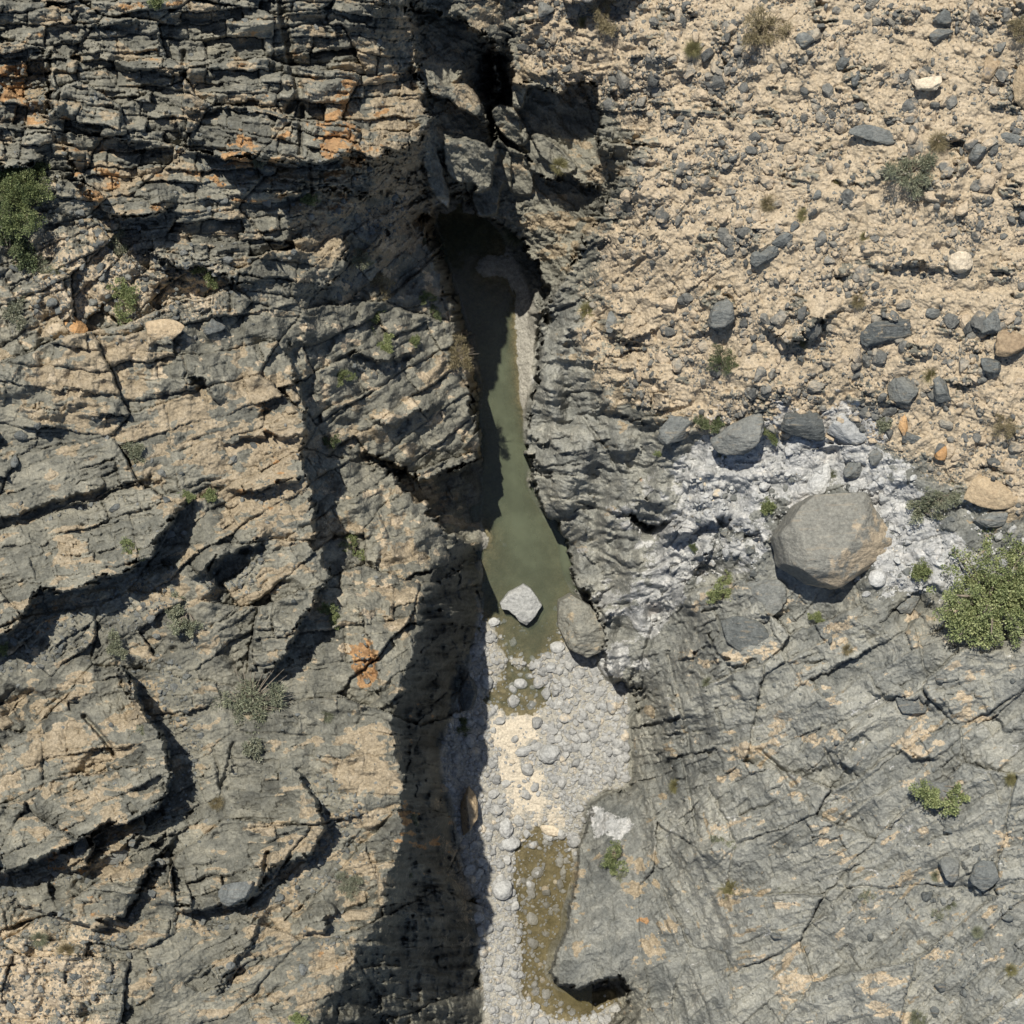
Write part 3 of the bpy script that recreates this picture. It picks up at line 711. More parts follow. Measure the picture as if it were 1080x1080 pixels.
def boulder_material(name, ramp, tan, tan_amt, spot=(.3,.28,.24), bedding=0.0, side=0.0, vary=.5):
    N = Nodes(name)
    oi = N.new('ShaderNodeObjectInfo')
    r = N.math('FRACT', N.math('ADD', oi.outputs['Random'], N.attr('rnd')))
    geo = N.new('ShaderNodeNewGeometry')
    pos = geo.outputs['Position']
    mid = N.noise(1.6, 6, pos, .6); fine = N.noise(11, 5, pos)
    x = N.math('ADD', N.math('MULTIPLY', mid, .45), N.math('ADD', N.math('MULTIPLY', fine, .25), N.math('MULTIPLY', r, .3)))
    col = N.ramp(x, *ramp)
    t = N.math('ADD', N.noise(.9, 6, pos, .65), N.math('MULTIPLY', N.math('SUBTRACT', N.math('FRACT', N.math('MULTIPLY', r, 7.3)), .5), vary))
    if side:      # one flank stained by the bed it broke from
        sx = N.new('ShaderNodeSeparateXYZ'); N.put(sx.inputs[0], N.tc.outputs['Object'])
        g = N.math('SUBTRACT', N.math('MULTIPLY', sx.outputs[0], .09), N.math('MULTIPLY', sx.outputs[1], .07))
        t = N.math('ADD', t, N.math('MULTIPLY', N.math('MAXIMUM', N.math('MINIMUM', g, .2), -.2), side))
    col = N.mix(N.range(t, .62-tan_amt, .74-tan_amt), col, tan)
    col = N.mix(N.range(fine, .6, .72, 0, .35), col, spot)
    col = N.mix(1.0, col, N.math('ADD', N.math('MULTIPLY', N.range(N.noise(5, 6, pos, .7), .3, .7), .5), .75), 'MULTIPLY')
    N.put(N.b.inputs['Base Color'], col)
    h = N.noise(4.5, 7, pos, .6)
    if bedding:
        mp = N.new('ShaderNodeMapping'); mp.inputs['Rotation'].default_value = (.15, .25, math.radians(-38)); mp.inputs['Scale'].default_value = (.35, 3.2, 2.0); N.put(mp.inputs['Vector'], pos)
        w = N.noise(bedding*2.2, 6, mp.outputs[0], .6); h = N.math('ADD', h, N.math('MULTIPLY', w, .8))
        c2 = N.mix(N.range(w, .55, .7, 0, .4), col, tuple(x*.8 for x in tan)); N.put(N.b.inputs['Base Color'], c2)
    N.put(N.b.inputs['Normal'], N.bump(h, .16, .85))
    return N.m
GREYR = ((.25, (.065,.07,.067)), (.5, (.125,.13,.12)), (.75, (.2,.198,.175)), (.92, (.3,.285,.24)))
M_GREY = boulder_material('grey_stone', GREYR, (.34,.27,.175), .0, bedding=.7, vary=.1)
M_SCREE = boulder_material('scree_stone', ((.3, (.075,.076,.07)), (.5, (.14,.138,.122)), (.6, (.23,.21,.17)), (.72, (.38,.31,.215)), (.85, (.5,.42,.31))), (.4,.32,.22), .1)
M_TAN = boulder_material('tan_stone', ((.3, (.22,.16,.1)), (.6, (.38,.29,.18)), (.85, (.5,.41,.28))), (.13,.125,.115), -.04)
M_PALE = boulder_material('pale_limestone', ((.25, (.25,.25,.235)), (.55, (.38,.375,.35)), (.8, (.48,.47,.43))), (.5,.42,.3), -.12, spot=(.55,.54,.5))
M_CREAM = boulder_material('cream_stone', ((.3, (.42,.34,.24)), (.7, (.58,.5,.37))), (.3,.27,.22), -.1, spot=(.6,.54,.43))
M_ORANGE = boulder_material('orange_stone', ((.3, (.34,.19,.08)), (.7, (.5,.31,.15))), (.4,.3,.2), -.05)
M_COBBLE = boulder_material('river_cobble', ((.2, (.17,.17,.16)), (.5, (.29,.285,.265)), (.72, (.38,.37,.335)), (.88, (.44,.39,.3))), (.42,.36,.27), -.08, spot=(.52,.51,.48))

def frame_on_ground(u, v, ang_deg, tilt=1.0, flat=0.0):
    """basis whose x follows the given direction on the map, resting on the slope"""
    p, n = ground(u, v)
    # average the slope over the footprint
    j, i = lattice_index(np.array([v]), np.array([u])); r = 6
    nn = NRM[max(0, j[0]-r):j[0]+r+1, max(0, i[0]-r):i[0]+r+1].reshape(-1, 3).mean(0)
    n = Vector((nn*tilt + np.array((0, 0, 1-tilt+1e-3))).tolist()).normalized()
    a = math.radians(ang_deg)
    x = Vector((math.cos(a), math.sin(a), 0)); x = (x - n*x.dot(n)).normalized()
    y = n.cross(x)
    return p, x, y, n
from mathutils import Matrix
def metres(z): return 2*K*(ZC-z)/1080
def boulder(u, v, w, h, ang, mat, label, seed, tall=.7, planes=16, sink=.3, name='boulder', sub=4, rough=.05, group=None, tilt=.7, cat='boulder', round_=0.0):
    p, x, y, n = frame_on_ground(u, v, ang, tilt)
    s = metres(p.z)
    pts, f = rock_points(sub, seed, planes, rough=rough, round_=round_)
    ext = np.abs(pts).max(0)
    a, b = w*s/2, h*s/2
    c = tall*min(a, b)
    pts = pts/ext*np.array((a, b, c))
    o = link(name, mesh_np(name, pts, f, {'rnd': np.zeros(len(pts))}, smooth=False if sub < 3 else True), mat)
    M = Matrix((x, y, n)).transposed().to_4x4(); M.translation = p + n*c*(1-2*sink)
    o.matrix_world = M
    if sub >= 3:
        try: o.data.shade_auto_smooth
        except AttributeError: pass
    return tag(o, label, cat, group)
def outlined_rock(outline, height, seed, mat, label, name='boulder', sub=5, base=None, lean=(0, 0), ridge=.25, cuts=(), blunt=1.02, group=None, cat='boulder', sink=.25):
    """a boulder whose plan follows a surveyed outline"""
    o2 = np.array(outline, float); cu, cv = o2.mean(0)
    o2 = np.concatenate([o2+(np.roll(o2, -1, 0)-o2)*t for t in np.arange(0, 1, .125)])
    p, _ = ground(cu, cv)
    z0 = p.z if base is None else base
    s = metres(z0+height*.5)
    rel = np.stack([(o2[:, 0]-cu)*s, -(o2[:, 1]-cv)*s], 1)
    ang = np.arctan2(rel[:, 1], rel[:, 0]); rad = np.hypot(rel[:, 0], rel[:, 1])
    k = np.argsort(ang); ang, rad = ang[k], rad[k]
    d, f = ICO[sub]
    th = np.arctan2(d[:, 1], d[:, 0])
    R = np.interp(th, np.concatenate([ang-2*np.pi, ang, ang+2*np.pi]), np.tile(rad, 3))
    r = np.random.default_rng(seed)
    ph = np.hypot(d[:, 0], d[:, 1])
    prof = np.where(d[:, 2] > 0, np.clip(ph*1.3, 0, 1)*(1-.06*np.clip(d[:, 2], 0, 1)), ph**.6)
    top = np.where(d[:, 2] > 0, np.clip(d[:, 2]*1.45, 0, 1), -np.abs(d[:, 2])**.75)
    P = np.stack([np.cos(th)*R*prof, np.sin(th)*R*prof, top*height*np.where(d[:, 2] > 0, 1-sink, .55)], 1)
    for cx, cy, cz, kk in cuts:
        nn = np.array((cx, cy, cz), float); nn /= np.linalg.norm(nn)
        q = P @ nn; lim = q.max()*kk
        over = np.maximum(0, q-lim); P -= over[:, None]*nn*.95
    # flat broken faces across the top
    for _ in range(9):
        nn = np.array((r.normal()*.55, r.normal()*.55, 1.0)); nn /= np.linalg.norm(nn)
        q = P @ nn; lim = q.max()*r.uniform(.86, .97)
        over = np.maximum(0, q-lim); P -= over[:, None]*nn*.98
    sc_ = R.mean()
    P[:, 2] += height*ridge*(.35*n3(P/sc_, 1.5, seed) + .15*n3(P/sc_, 4.5, seed+3))
    P[:, 2] -= height*.05*np.abs(n3(P/sc_*np.array((2.2, 7, 2)), 1.0, seed+11))
    P[:, 0] += .05*sc_*n3(P/sc_, 3, seed+7)*ph; P[:, 1] += .05*sc_*n3(P/sc_, 3.4, seed+8)*ph
    P[:, 0] += lean[0]*P[:, 2]; P[:, 1] += lean[1]*P[:, 2]
    o = link(name, mesh_np(name, P, f, {'rnd': np.zeros(len(P))}), mat)
    # centre so that the plan sits where it was surveyed at half height
    zc = z0 + height*.15
    dd = (ZC-(z0+height*.5))*K/540
    o.location = ((cu-540)*dd, -(cv-540)*dd, zc)
    return tag(o, label, cat, group)
M_BIG = boulder_material('fallen_block', ((.25, (.115,.113,.097)), (.5, (.185,.178,.15)), (.75, (.26,.243,.195))), (.34,.275,.19), .02, bedding=.5, side=1.3, vary=0.0)
big = [(819,567),(842,534),(856,523),(909,521),(928,548),(949,573),(945,588),(884,623),(858,617),(826,597)]
outlined_rock(big, 4.6, 3, M_BIG, 'huge fallen grey boulder with tan flank, largest in the side gully', base=17.6, ridge=.09, lean=(.1, .08), cuts=((-.24,.36,1,.7),(.62,-.5,1,.6),(-.1,-.9,.6,.84),(-.95,-.2,.6,.84),(.9,.4,.7,.86)))
mid = [(526.6,635.8),(536,624),(552,615.4),(560,620),(572.4,638),(565,650),(555.5,660),(547,655),(543.5,650),(536,644),(529,642)]
outlined_rock(mid, 1.5, 9, M_PALE, 'pale flat boulder standing alone in the green pool', base=-.35, ridge=.25, sub=5)
M_SLAB = boulder_material('leaning_slab', ((.25, (.1,.1,.09)), (.5, (.165,.163,.14)), (.75, (.24,.228,.185))), (.33,.265,.175), .03, bedding=.6)
for ol, hh, sd, bs, lb in (
    ([(589,634),(602,626),(622,638),(640,660),(638,686),(620,695),(599,684),(588,660)], 4.2, 27, .5, 'rounded grey rock knob at the lower right shore of the pool'),):
    outlined_rock(ol, hh, sd, M_SLAB, lb, name='boulder', base=bs, ridge=.3, sub=5, cat='rock', cuts=((-.5,.3,1,.72),(.4,-.5,1,.7),(-.8,-.5,.6,.82)))
G, T_, P_, C_, O_, S_ = M_GREY, M_TAN, M_PALE, M_CREAM, M_ORANGE, M_SCREE
BOULDERS = [
 # u, v, w, h, turn, material, height share, label
 (574,10,22,17,0,G,.9,'dark grey boulder on the rim above the head of the gorge'),
 (806,270,38,22,42,G,.7,'long dark boulder lying slantwise on the scree, larger of an aligned pair'),
 (827,252,24,15,48,G,.7,'smaller dark boulder at the upper end of the slanting pair on the scree'),
 (839,239,16,10,45,G,.7,'small dark stone between the slanting boulders and a green tuft'),
 (863,205,15,11,40,G,.7,'dark oval stone uphill of the small green tuft on the scree'),
 (760,330,36,34,20,G,.9,'grey boulder with rusty underside above the grey bush'),
 (926,142,62,20,-4,G,.6,'long flat dark slab half buried in the upper scree'),
 (981,89,34,20,-10,C_,.7,'pale flat boulder high on the scree near the right edge'),
 (1012,275,26,25,20,C_,.8,'cream angular boulder on the right side of the scree'),
 (1031,158,23,25,10,G,.9,'square dark boulder alone on the upper right scree'),
 (1043,73,17,38,-20,T_,.7,'narrow brown slab standing high near the right edge'),
 (1076,92,26,46,0,T_,.9,'large brown block cut by the right edge of the picture, near the top'),
 (930,350,62,30,18,G,.6,'wide grey slab with pale cracks in the middle of the scree'),
 (953,411,36,34,25,G,.8,'smooth light grey boulder touching an olive tuft'),
 (993,412,27,30,-20,G,.8,'dark grey boulder on the right of the olive tuft'),
 (1062,362,46,30,-8,T_,.9,'big tan topped boulder by the right edge with dark stone under it'),
 (1046,384,26,20,-30,G,.8,'dark stone tucked under the big tan topped boulder'),
 (1046,548,40,24,8,G,.7,'dark boulder overhanging the sand by the right edge'),
 (1040,518,70,42,-8,T_,.5,'broad brown slab behind the dark boulder by the right edge'),
 (1043,342,25,24,30,G,.9,'blocky dark boulder between the cream one and the right edge'),
 (983,329,19,14,-35,G,.7,'small dark boulder left of the blocky one on the right'),
 (993,20,20,17,15,G,.9,'dark stone at the top of the upper right cluster'),
 (994,37,27,17,25,G,.8,'dark stone just below the top one of the upper right cluster'),
 (1068,146,32,14,-12,G,.6,'flat dark slab at the right edge beside the square boulder'),
 (889,66,17,20,10,G,.8,'rounded grey stone on the upper scree right of the dry bush'),
 (847,44,20,18,-20,G,.8,'dark stone close to the dry bush at the top'),
 (902,84,10,20,-10,G,.7,'narrow upright dark stone in the upper scree'),
 (953,449,11,26,8,O_,.8,'orange upright stone above the pale gully'),
 (966,464,30,14,-10,G,.8,'dark stones under the orange upright one'),
 (993,478,16,18,0,O_,.8,'orange block near the grey feathery bush'),
 (715,455,42,36,14,G,.9,'cracked dark block on the rim between two green bushes'),
 (786,455,74,42,24,G,.9,'big dark banded block left of the pale gully'),
 (846,447,52,34,-18,G,.7,'smooth dark grey block hanging over the pale gully'),
 (893,452,46,32,-24,P_,.5,'grey block at the upper end of the pale gully'),
 (900,497,20,26,-35,G,.8,'dark stone with a sharp edge in the pale gully'),
 (925,482,17,17,20,G,.8,'square dark stone on the right of the pale gully'),
 (865,508,24,44,-20,P_,.7,'tall pale block just above the huge boulder'),
 (780,668,76,40,-14,G,.6,'smooth rounded grey slab below the paired green bushes'),
 (805,630,54,52,-10,G,.45,'broad dark slab right of the paired green bushes'),
 (957,633,34,30,-10,G,.8,'dark boulder right below the huge fallen boulder'),
 (925,610,20,20,15,P_,.7,'pale block wedged below the right corner of the huge boulder'),
 (172,350,46,28,-15,T_,.9,'largest tan boulder on the left ledge with a dark shadow'),
 (80,346,32,20,-30,O_,.9,'orange boulder on the left ledge near the big tree'),
 (225,345,26,18,20,G,.8,'dark stone right of the tan boulder on the left ledge'),
 (104,338,24,16,30,G,.8,'dark stone left of the tan boulder on the left ledge'),
 (493,728,24,46,-16,G,.8,'leaning grey slab at the foot of the shaded left wall'),
 (491,856,26,56,-12,T_,1.6,'tall tan rock catching sun at the foot of the shaded wall'),
 (588,683,17,13,0,P_,.8,'white cobble at the lower right shore of the pool'),
 (581,704,15,12,30,P_,.8,'white pointed cobble on the gravel shore below the pool'),
 (580,794,27,21,20,P_,.7,'big rounded white boulder in the middle of the gravel'),
 (553,792,11,21,-70,P_,.8,'narrow white boulder lying in the cream sand'),
 (513,719,15,18,10,P_,.8,'rounded white cobble near the leaning grey slab'),
 (549,721,16,12,0,P_,.8,'round white cobble at the tail of the green pool'),
 (521,656,13,10,0,P_,.8,'white cobble on the left shore nearest the flat boulder'),
 (533,873,16,23,0,P_,.8,'white boulder at the upper left corner of the brown pool'),
 (538,890,22,15,10,P_,.8,'smooth white boulder on the left edge of the brown pool'),
 (529,938,22,22,0,P_,.8,'white boulder half in the shadow of the left wall'),
 (581,876,24,12,-15,C_,.7,'cream slab across the top of the brown pool'),
 (575,937,8,7,0,C_,.9,'white stone rising from the middle of the brown pool'),
 (586,930,6,6,0,C_,.9,'smaller white stone rising from the brown pool'),
 (637,745,13,9,-15,P_,.7,'white oval cobble on the right side of the gravel'),
 (653,737,12,11,0,P_,.8,'grey cobble under the tip of the right wall'),
 (994,840,40,30,-10,G,.7,'dark block under the green bush on the lower right slope'),
 (1003,917,26,30,-8,G,.8,'left one of two dark blocks on the lower right slope'),
 (1040,922,38,36,-14,G,.8,'right one of two dark blocks on the lower right slope'),
 (962,742,36,24,-5,G,.7,'dark block near the tan ledge right of centre'),
 (88,895,24,34,-12,G,1.0,'upright dark block under the large left slab'),
 (122,902,40,24,30,G,.5,'cracked dark slab right of the upright block'),
 (253,940,46,30,8,G,.7,'dark block at the lower edge of the broken left knoll'),
 (645,340,14,24,-25,G,.5,'thin dark slab on the bare sand above the right wall'),
]
for k, (u, v, w, h, a, m, tall, lab) in enumerate(BOULDERS):
    boulder(u, v, w, h, a, m, lab, 100+k, tall=tall, planes=9+k % 6, sub=4 if max(w, h) > 22 else 3, sink=.3, rough=.055, round_=.75 if (m in (P_, C_) and w < 30) else .15)

# ---- stones past counting: three kinds, the largest of each as things of their own, the rest as one mass
FLOOR_A = np.array(FLOOR, float)
def scatter(n, box, sizes, power, accept, seed):
    r = np.random.default_rng(seed); out = []
    tot = 0
    while tot < n:
        u = r.uniform(box[0], box[2], n*2); v = r.uniform(box[1], box[3], n*2)
        k = r.uniform(0, 1, n*2) < accept(u, v)
        sz = sizes[0]*(1-r.uniform(0, 1, n*2)*(1-(sizes[0]/sizes[1])**power))**(-1/power)
        out.append(np.stack([u[k], v[k], np.minimum(sz[k], sizes[1])], 1)); tot += k.sum()
    return np.concatenate(out)[:n]
def stones(kind, pts, mat, label, stuff_name, stuff_label, group, cat, seed, round_=0., flat=.7, nkeep=300, rough=.05):
    r = np.random.default_rng(seed)
    inside = (pts[:, 0] > 4) & (pts[:, 0] < 1076) & (pts[:, 1] > 4) & (pts[:, 1] < 1076)
    order = np.argsort(-pts[:, 2]*inside); pts = pts[order]
    var = []
    for k in range(12):
        p, f = rock_points(2, seed*10+k, 8 if round_ < .3 else 11, rough=rough, round_=round_)
        p = p/np.abs(p).max(0)*np.array((1, r.uniform(.6, .95), r.uniform(.5, .85)*flat/.7))
        var.append(mesh_np(kind, p, f, {'rnd': np.zeros(len(p))}, smooth=round_ > .7))
        var[-1].materials.append(mat)
    small = []
    for k in range(12):
        p, f = rock_points(1, seed*10+k+50, 9, rough=.03, round_=round_)
        p = p/np.abs(p).max(0)*np.array((1, r.uniform(.6, .95), r.uniform(.5, .85)*flat/.7)); small.append((p, f))
    VS, FS, RS = [], [], []; base = 0
    J, I = lattice_index(pts[:, 1], pts[:, 0])
    pos = PX[J, I]; nor = NRM[J, I]*.6 + np.array((0, 0, .4)); nor /= np.linalg.norm(nor, axis=1, keepdims=True)
    for k in range(len(pts)):
        s = pts[k, 2]*metres(pos[k, 2])/2
        a = r.uniform(0, 6.283); n = nor[k]
        x = np.array((math.cos(a), math.sin(a), 0)); x -= n*(x@n); x /= np.linalg.norm(x); y = np.cross(n, x)
        c = pos[k] + n*s*(.22 if round_ > .3 else .06)
        if k < nkeep:
            o = bpy.data.objects.new(kind, var[k % 12]); COL.objects.link(o)
            M = Matrix(np.stack([x*s, y*s, n*s], 1).tolist()).to_4x4(); M.translation = Vector(c.tolist())
            o.matrix_world = M
            tag(o, label, cat, group)
        else:
            p, f = small[int(r.integers(12))]
            VS.append(c + s*(p[:, :1]*x + p[:, 1:2]*y + p[:, 2:]*n)); FS.append(f+base); RS.append(np.full(len(p), r.uniform())); base += len(p)
    if VS:
        o = link(stuff_name, mesh_np(stuff_name, np.concatenate(VS), np.concatenate(FS), {'rnd': np.concatenate(RS)}, smooth=round_ > .7), mat)
        tag(o, stuff_label, cat, kind='stuff')
ZS = lambda u, v: Z[lattice_index(v, u)]
cream_at = lambda u, v: MK['cream'][lattice_index(v, u)]
def acc_floor(u, v):
    f = sample(W['fl'], u, v) > .62
    z = ZS(u, v)
    d = np.where(z > .03, 1.0, np.where((z > -.5) & (v > 860), .45, np.where(z > -.3, .35, .1)))*np.where(cream_at(u, v) > .45, .18, 1.0)
    d = np.where((v > 690) & (v < 850) & (u > 570), 1.0*d, .75*d)
    d = np.where(v < 640, d*.06, d)
    return f*d
pts = scatter(5200, (455, 560, 672, 1100), (2.0, 17), 1.75, acc_floor, 21)
stones('cobble', pts, M_COBBLE, 'rounded pale grey cobble on the gravel riverbed', 'gravel', 'pale gravel and small cobbles between the larger river stones', 'larger cobbles on the riverbed', 'cobble', 5, round_=.32, flat=.55)
def acc_scree(u, v):
    clump = sstep(-.2, .45, fbm(u/50, v/36, 401, 4))
    bare = np.clip(np.exp(-((u-680)**2+(v-305)**2)/62**2)+np.exp(-((u-665)**2+(v-370)**2)/30**2), 0, 1)
    rim = 1+.9*np.exp(-((u-720)**2+(v-120)**2)/90**2)+.7*np.exp(-((u-800)**2+(v-420)**2)/70**2)
    return np.clip((sample(W['sc'], u, v) > .45)*(.08+.92*clump)*(1-.85*bare)*.55*rim, 0, 1)
pts = scatter(17000, (545, -40, 1120, 545), (1.8, 24), 1.95, acc_scree, 33)
stones('scree_stone', pts, M_SCREE, 'angular stone lying loose on the tan scree slope', 'scree_rubble', 'small angular rubble covering the tan scree slope', 'larger loose stones on the scree slope', 'stone', 6, round_=.1)
def acc_left(u, v):
    k = np.maximum(sample(W['deb'], u, v), sample(W['deb2'], u, v))*.9
    k = np.maximum(k, .06*(sample(W['ul'], u, v) > .5)); k = np.maximum(k, .03*(sample(W['ll'], u, v) > .5))
    k = np.maximum(k, .7*np.exp(-((u-1010)**2+(v-980)**2)/110**2)*sstep(-.2, .4, fbm(u/40, v/40, 402, 3)))
    k = np.maximum(k, .5*(sample(W['gu'], u, v) > .5)*sstep(-.1, .3, fbm(u/30, v/30, 403, 3)))
    k = np.maximum(k, .04*(sample(W['lr'], u, v) > .5)); k = np.maximum(k, .75*(sample(led_g, u, v-6) < -.22)*(sample(led_g, u, v) > -.9)*(sample(W['lw'], u, v) < .3))
    return k*(sample(W['fl'], u, v) < .1)
pts = scatter(6500, (-40, -40, 1120, 1120), (2.0, 15), 2.1, acc_left, 44)
stones('loose_stone', pts, M_GREY, 'grey angular stone lying loose on bedrock beside the gorge', 'rubble', 'small grey rubble on ledges and in hollows of the bedrock', 'larger loose stones on the bedrock', 'stone', 8, round_=.1)
pts = scatter(900, (680, 440, 1100, 660), (2.2, 15), 1.7, lambda u, v: (sample(W['gu'], u, v) > .6)*sstep(-.3, .3, fbm(u/40, v/30, 404, 3)), 55)
stones('pale_stone', pts, M_PALE, 'pale angular stone lying in the bleached side gully', 'pale_rubble', 'pale rubble filling the bleached side gully', 'larger pale stones in the side gully', 'stone', 9, round_=.15)
# ------------------------------------------------------------------ plants
def leaf_material(name, dark, light, dry=None):
    N = Nodes(name)
    r = N.attr('rnd')
    oi = N.new('ShaderNodeObjectInfo')
    stops = [(.1, dark), (.6, light)] + ([(.95, dry)] if dry else [])
    c = N.ramp(N.math('ADD', N.math('MULTIPLY', r, .85), N.math('MULTIPLY', oi.outputs['Random'], .15)), *stops)
    c = N.mix(.28, c, N.mix(.5, c, (.16,.16,.11)))
    N.put(N.b.inputs['Base Color'], c)
    N.b.inputs['Roughness'].default_value = .6
    tr = N.new('ShaderNodeBsdfTranslucent'); N.put(tr.inputs['Color'], c)
    mx = N.new('ShaderNodeMixShader'); mx.inputs[0].default_value = .3
    N.t.links.new(N.b.outputs[0], mx.inputs[1]); N.t.links.new(tr.outputs[0], mx.inputs[2]); N.t.links.new(mx.outputs[0], N.out.inputs['Surface'])
    return N.m
LEAF = {
 'g': leaf_material('green_leaves', (0.087,0.116,0.043), (0.246,0.290,0.116), (0.348,0.362,0.174)),
 'b': leaf_material('bright_leaves', (0.123,0.160,0.058), (0.334,0.377,0.160), (0.435,0.450,0.217)),
 'd': leaf_material('dark_leaves', (0.051,0.072,0.032), (0.145,0.181,0.080), (0.217,0.232,0.116)),
 'y': leaf_material('greygreen_leaves', (0.131,0.145,0.094), (0.304,0.319,0.210), (0.435,0.420,0.290)),
 'p': leaf_material('pale_leaves', (.17,.18,.12), (.33,.34,.24), (.42,.4,.3)),
 't': leaf_material('dry_stems', (.17,.14,.075), (.33,.27,.15), (.45,.38,.23)),
 'u': leaf_material('tussock_blades', (.17,.16,.06), (.34,.31,.15), (.42,.37,.2)),
}
def bark_material():
    N = Nodes('bark')
    N.put(N.b.inputs['Base Color'], N.ramp(N.noise(9, 4), (.3, (.12,.1,.075)), (.7, (.26,.22,.17))))
    return N.m
BARK = bark_material()
def tubes(paths, sides=5):
    V_, F_ = [], []; b = 0
    for path in paths:
        path = np.array(path, float); n = len(path)
        for k in range(n):
            t = path[min(k+1, n-1), :3]-path[max(k-1, 0), :3]; t /= np.linalg.norm(t)+1e-9
            a = np.cross(t, (0.3, .9, .2)); a /= np.linalg.norm(a)+1e-9; c = np.cross(t, a)
            for s in range(sides):
                q = 6.2832*s/sides
                V_.append(path[k, :3]+path[k, 3]*(math.cos(q)*a+math.sin(q)*c))
        for k in range(n-1):
            for s in range(sides):
                F_.append((b+k*sides+s, b+k*sides+(s+1) % sides, b+(k+1)*sides+(s+1) % sides, b+(k+1)*sides+s))
        b += n*sides
    return np.array(V_), np.array(F_)
def leaves(pos, dirs, length, width, r, spread=.6):
    """leaf blades: a quad each, base at pos, pointing about along dirs"""
    n = len(pos)
    d = dirs + r.normal(size=(n, 3))*spread; d /= np.linalg.norm(d, axis=1, keepdims=True)
    s = np.cross(d, r.normal(size=(n, 3))); s /= np.linalg.norm(s, axis=1, keepdims=True)
    L = length*r.uniform(.6, 1.3, (n, 1)); Wd = width*r.uniform(.7, 1.2, (n, 1))
    V_ = np.stack([pos, pos+d*L*.5+s*Wd*.5, pos+d*L, pos+d*L*.5-s*Wd*.5], 1).reshape(-1, 3)
    return V_, np.arange(4*n).reshape(-1, 4)
def bush_meshes(seed, kind):
    """unit plant (radius 1 in plan); returns foliage and stem meshes"""
    r = np.random.default_rng(seed)
    P = dict(bush=(60, 62, .5, .12, .085, .62), feather=(46, 80, .75, .2, .03, .75), tuft=(1, 0, 0, 0, 0, 0), tree=(260, 80, .33, .062, .04, .7), flat=(36, 60, .55, .13, .09, .3))[kind]
    nc, nl, _, ll, lw, ht = P
    if kind == 'tuft':
        n = 1300
        a = r.uniform(0, 6.283, n); k = r.uniform(0, .22, n)
        pos = np.stack([np.cos(a)*k, np.sin(a)*k, np.zeros(n)], 1)
        el = r.uniform(.15, 1.0, n)
        out = np.stack([np.cos(a), np.sin(a), el*1.3], 1); out /= np.linalg.norm(out, axis=1, keepdims=True)
        V_, F_ = leaves(pos, out, .72, .016, r, .3)
        fo = mesh_np('foliage', V_, F_, {'rnd': np.repeat(r.uniform(0, 1, n), 4)}, smooth=False)
        v, f = tubes([[(0, 0, -.1, .08), (0, 0, .1, .05)]])
        return fo, mesh_np('stem', v, f)
    # clump centres spread unevenly through a low dome with gaps
    lob = r.integers(4, 8) if kind != 'tree' else 14; la = r.uniform(0, 6.283, lob); lr_ = r.uniform(.1, .72, lob)
    lc = np.stack([np.cos(la)*lr_, np.sin(la)*lr_, r.uniform(.3, .75, lob)*ht*1.1], 1); lsz = r.uniform(.3, .5, lob)
    pick = r.integers(0, lob, nc)
    q = r.normal(size=(nc, 3)); q /= np.linalg.norm(q, axis=1, keepdims=True)
    c = lc[pick] + q*lsz[pick][:, None]*r.uniform(.35, 1.0, (nc, 1))*np.array((1, 1, .75))
    c[:, 2] = np.maximum(c[:, 2], .06)
    rad = r.uniform(.08, .19, nc)*(1.1 if kind != 'tree' else .75)
    VS, FS, RS = [], [], []; b = 0
    for k in range(nc):
        dd = r.normal(size=(nl, 3)); dd /= np.linalg.norm(dd, axis=1, keepdims=True)
        pos = c[k] + dd*rad[k]*r.uniform(.2, 1, (nl, 1))
        up = dd + (c[k]-np.array((0, 0, -.3)))*.6 + np.array((0, 0, .35))
        V_, F_ = leaves(pos, up, ll*.55, lw*.75, r, .55)
        VS.append(V_); FS.append(F_+b); b += len(V_)
        RS.append(np.repeat(np.clip(r.uniform(-.2, .35)+r.uniform(0, .9, nl), 0, 1), 4))
    fo = mesh_np('foliage', np.concatenate(VS), np.concatenate(FS), {'rnd': np.concatenate(RS)}, smooth=False)
    paths = []
    for k in range(min(nc, 16 if kind != 'tree' else 30)):
        m = c[k]*.5 + r.normal(size=3)*.06
        w = .022 if kind != 'tree' else .028
        paths.append([(0, 0, -.12, w*1.5), (*(m*np.array((.8, .8, 1))), w), (*c[k], w*.35)])
    if kind == 'feather':
        for k in range(26):
            a = r.uniform(0, 6.283); L = r.uniform(.7, 1.08)
            paths.append([(0, 0, 0, .014), (math.cos(a)*L*.5, math.sin(a)*L*.5, .4*ht, .01), (math.cos(a)*L, math.sin(a)*L, .55*ht*r.uniform(.2, 1.2), .004)])
    v, f = tubes(paths)
    return fo, mesh_np('stem', v, f)
PLANT = {k: [bush_meshes(900+17*i+len(k), k) for i in range(n)] for k, n in (('bush', 5), ('feather', 4), ('tuft', 4), ('tree', 2), ('flat', 3))}
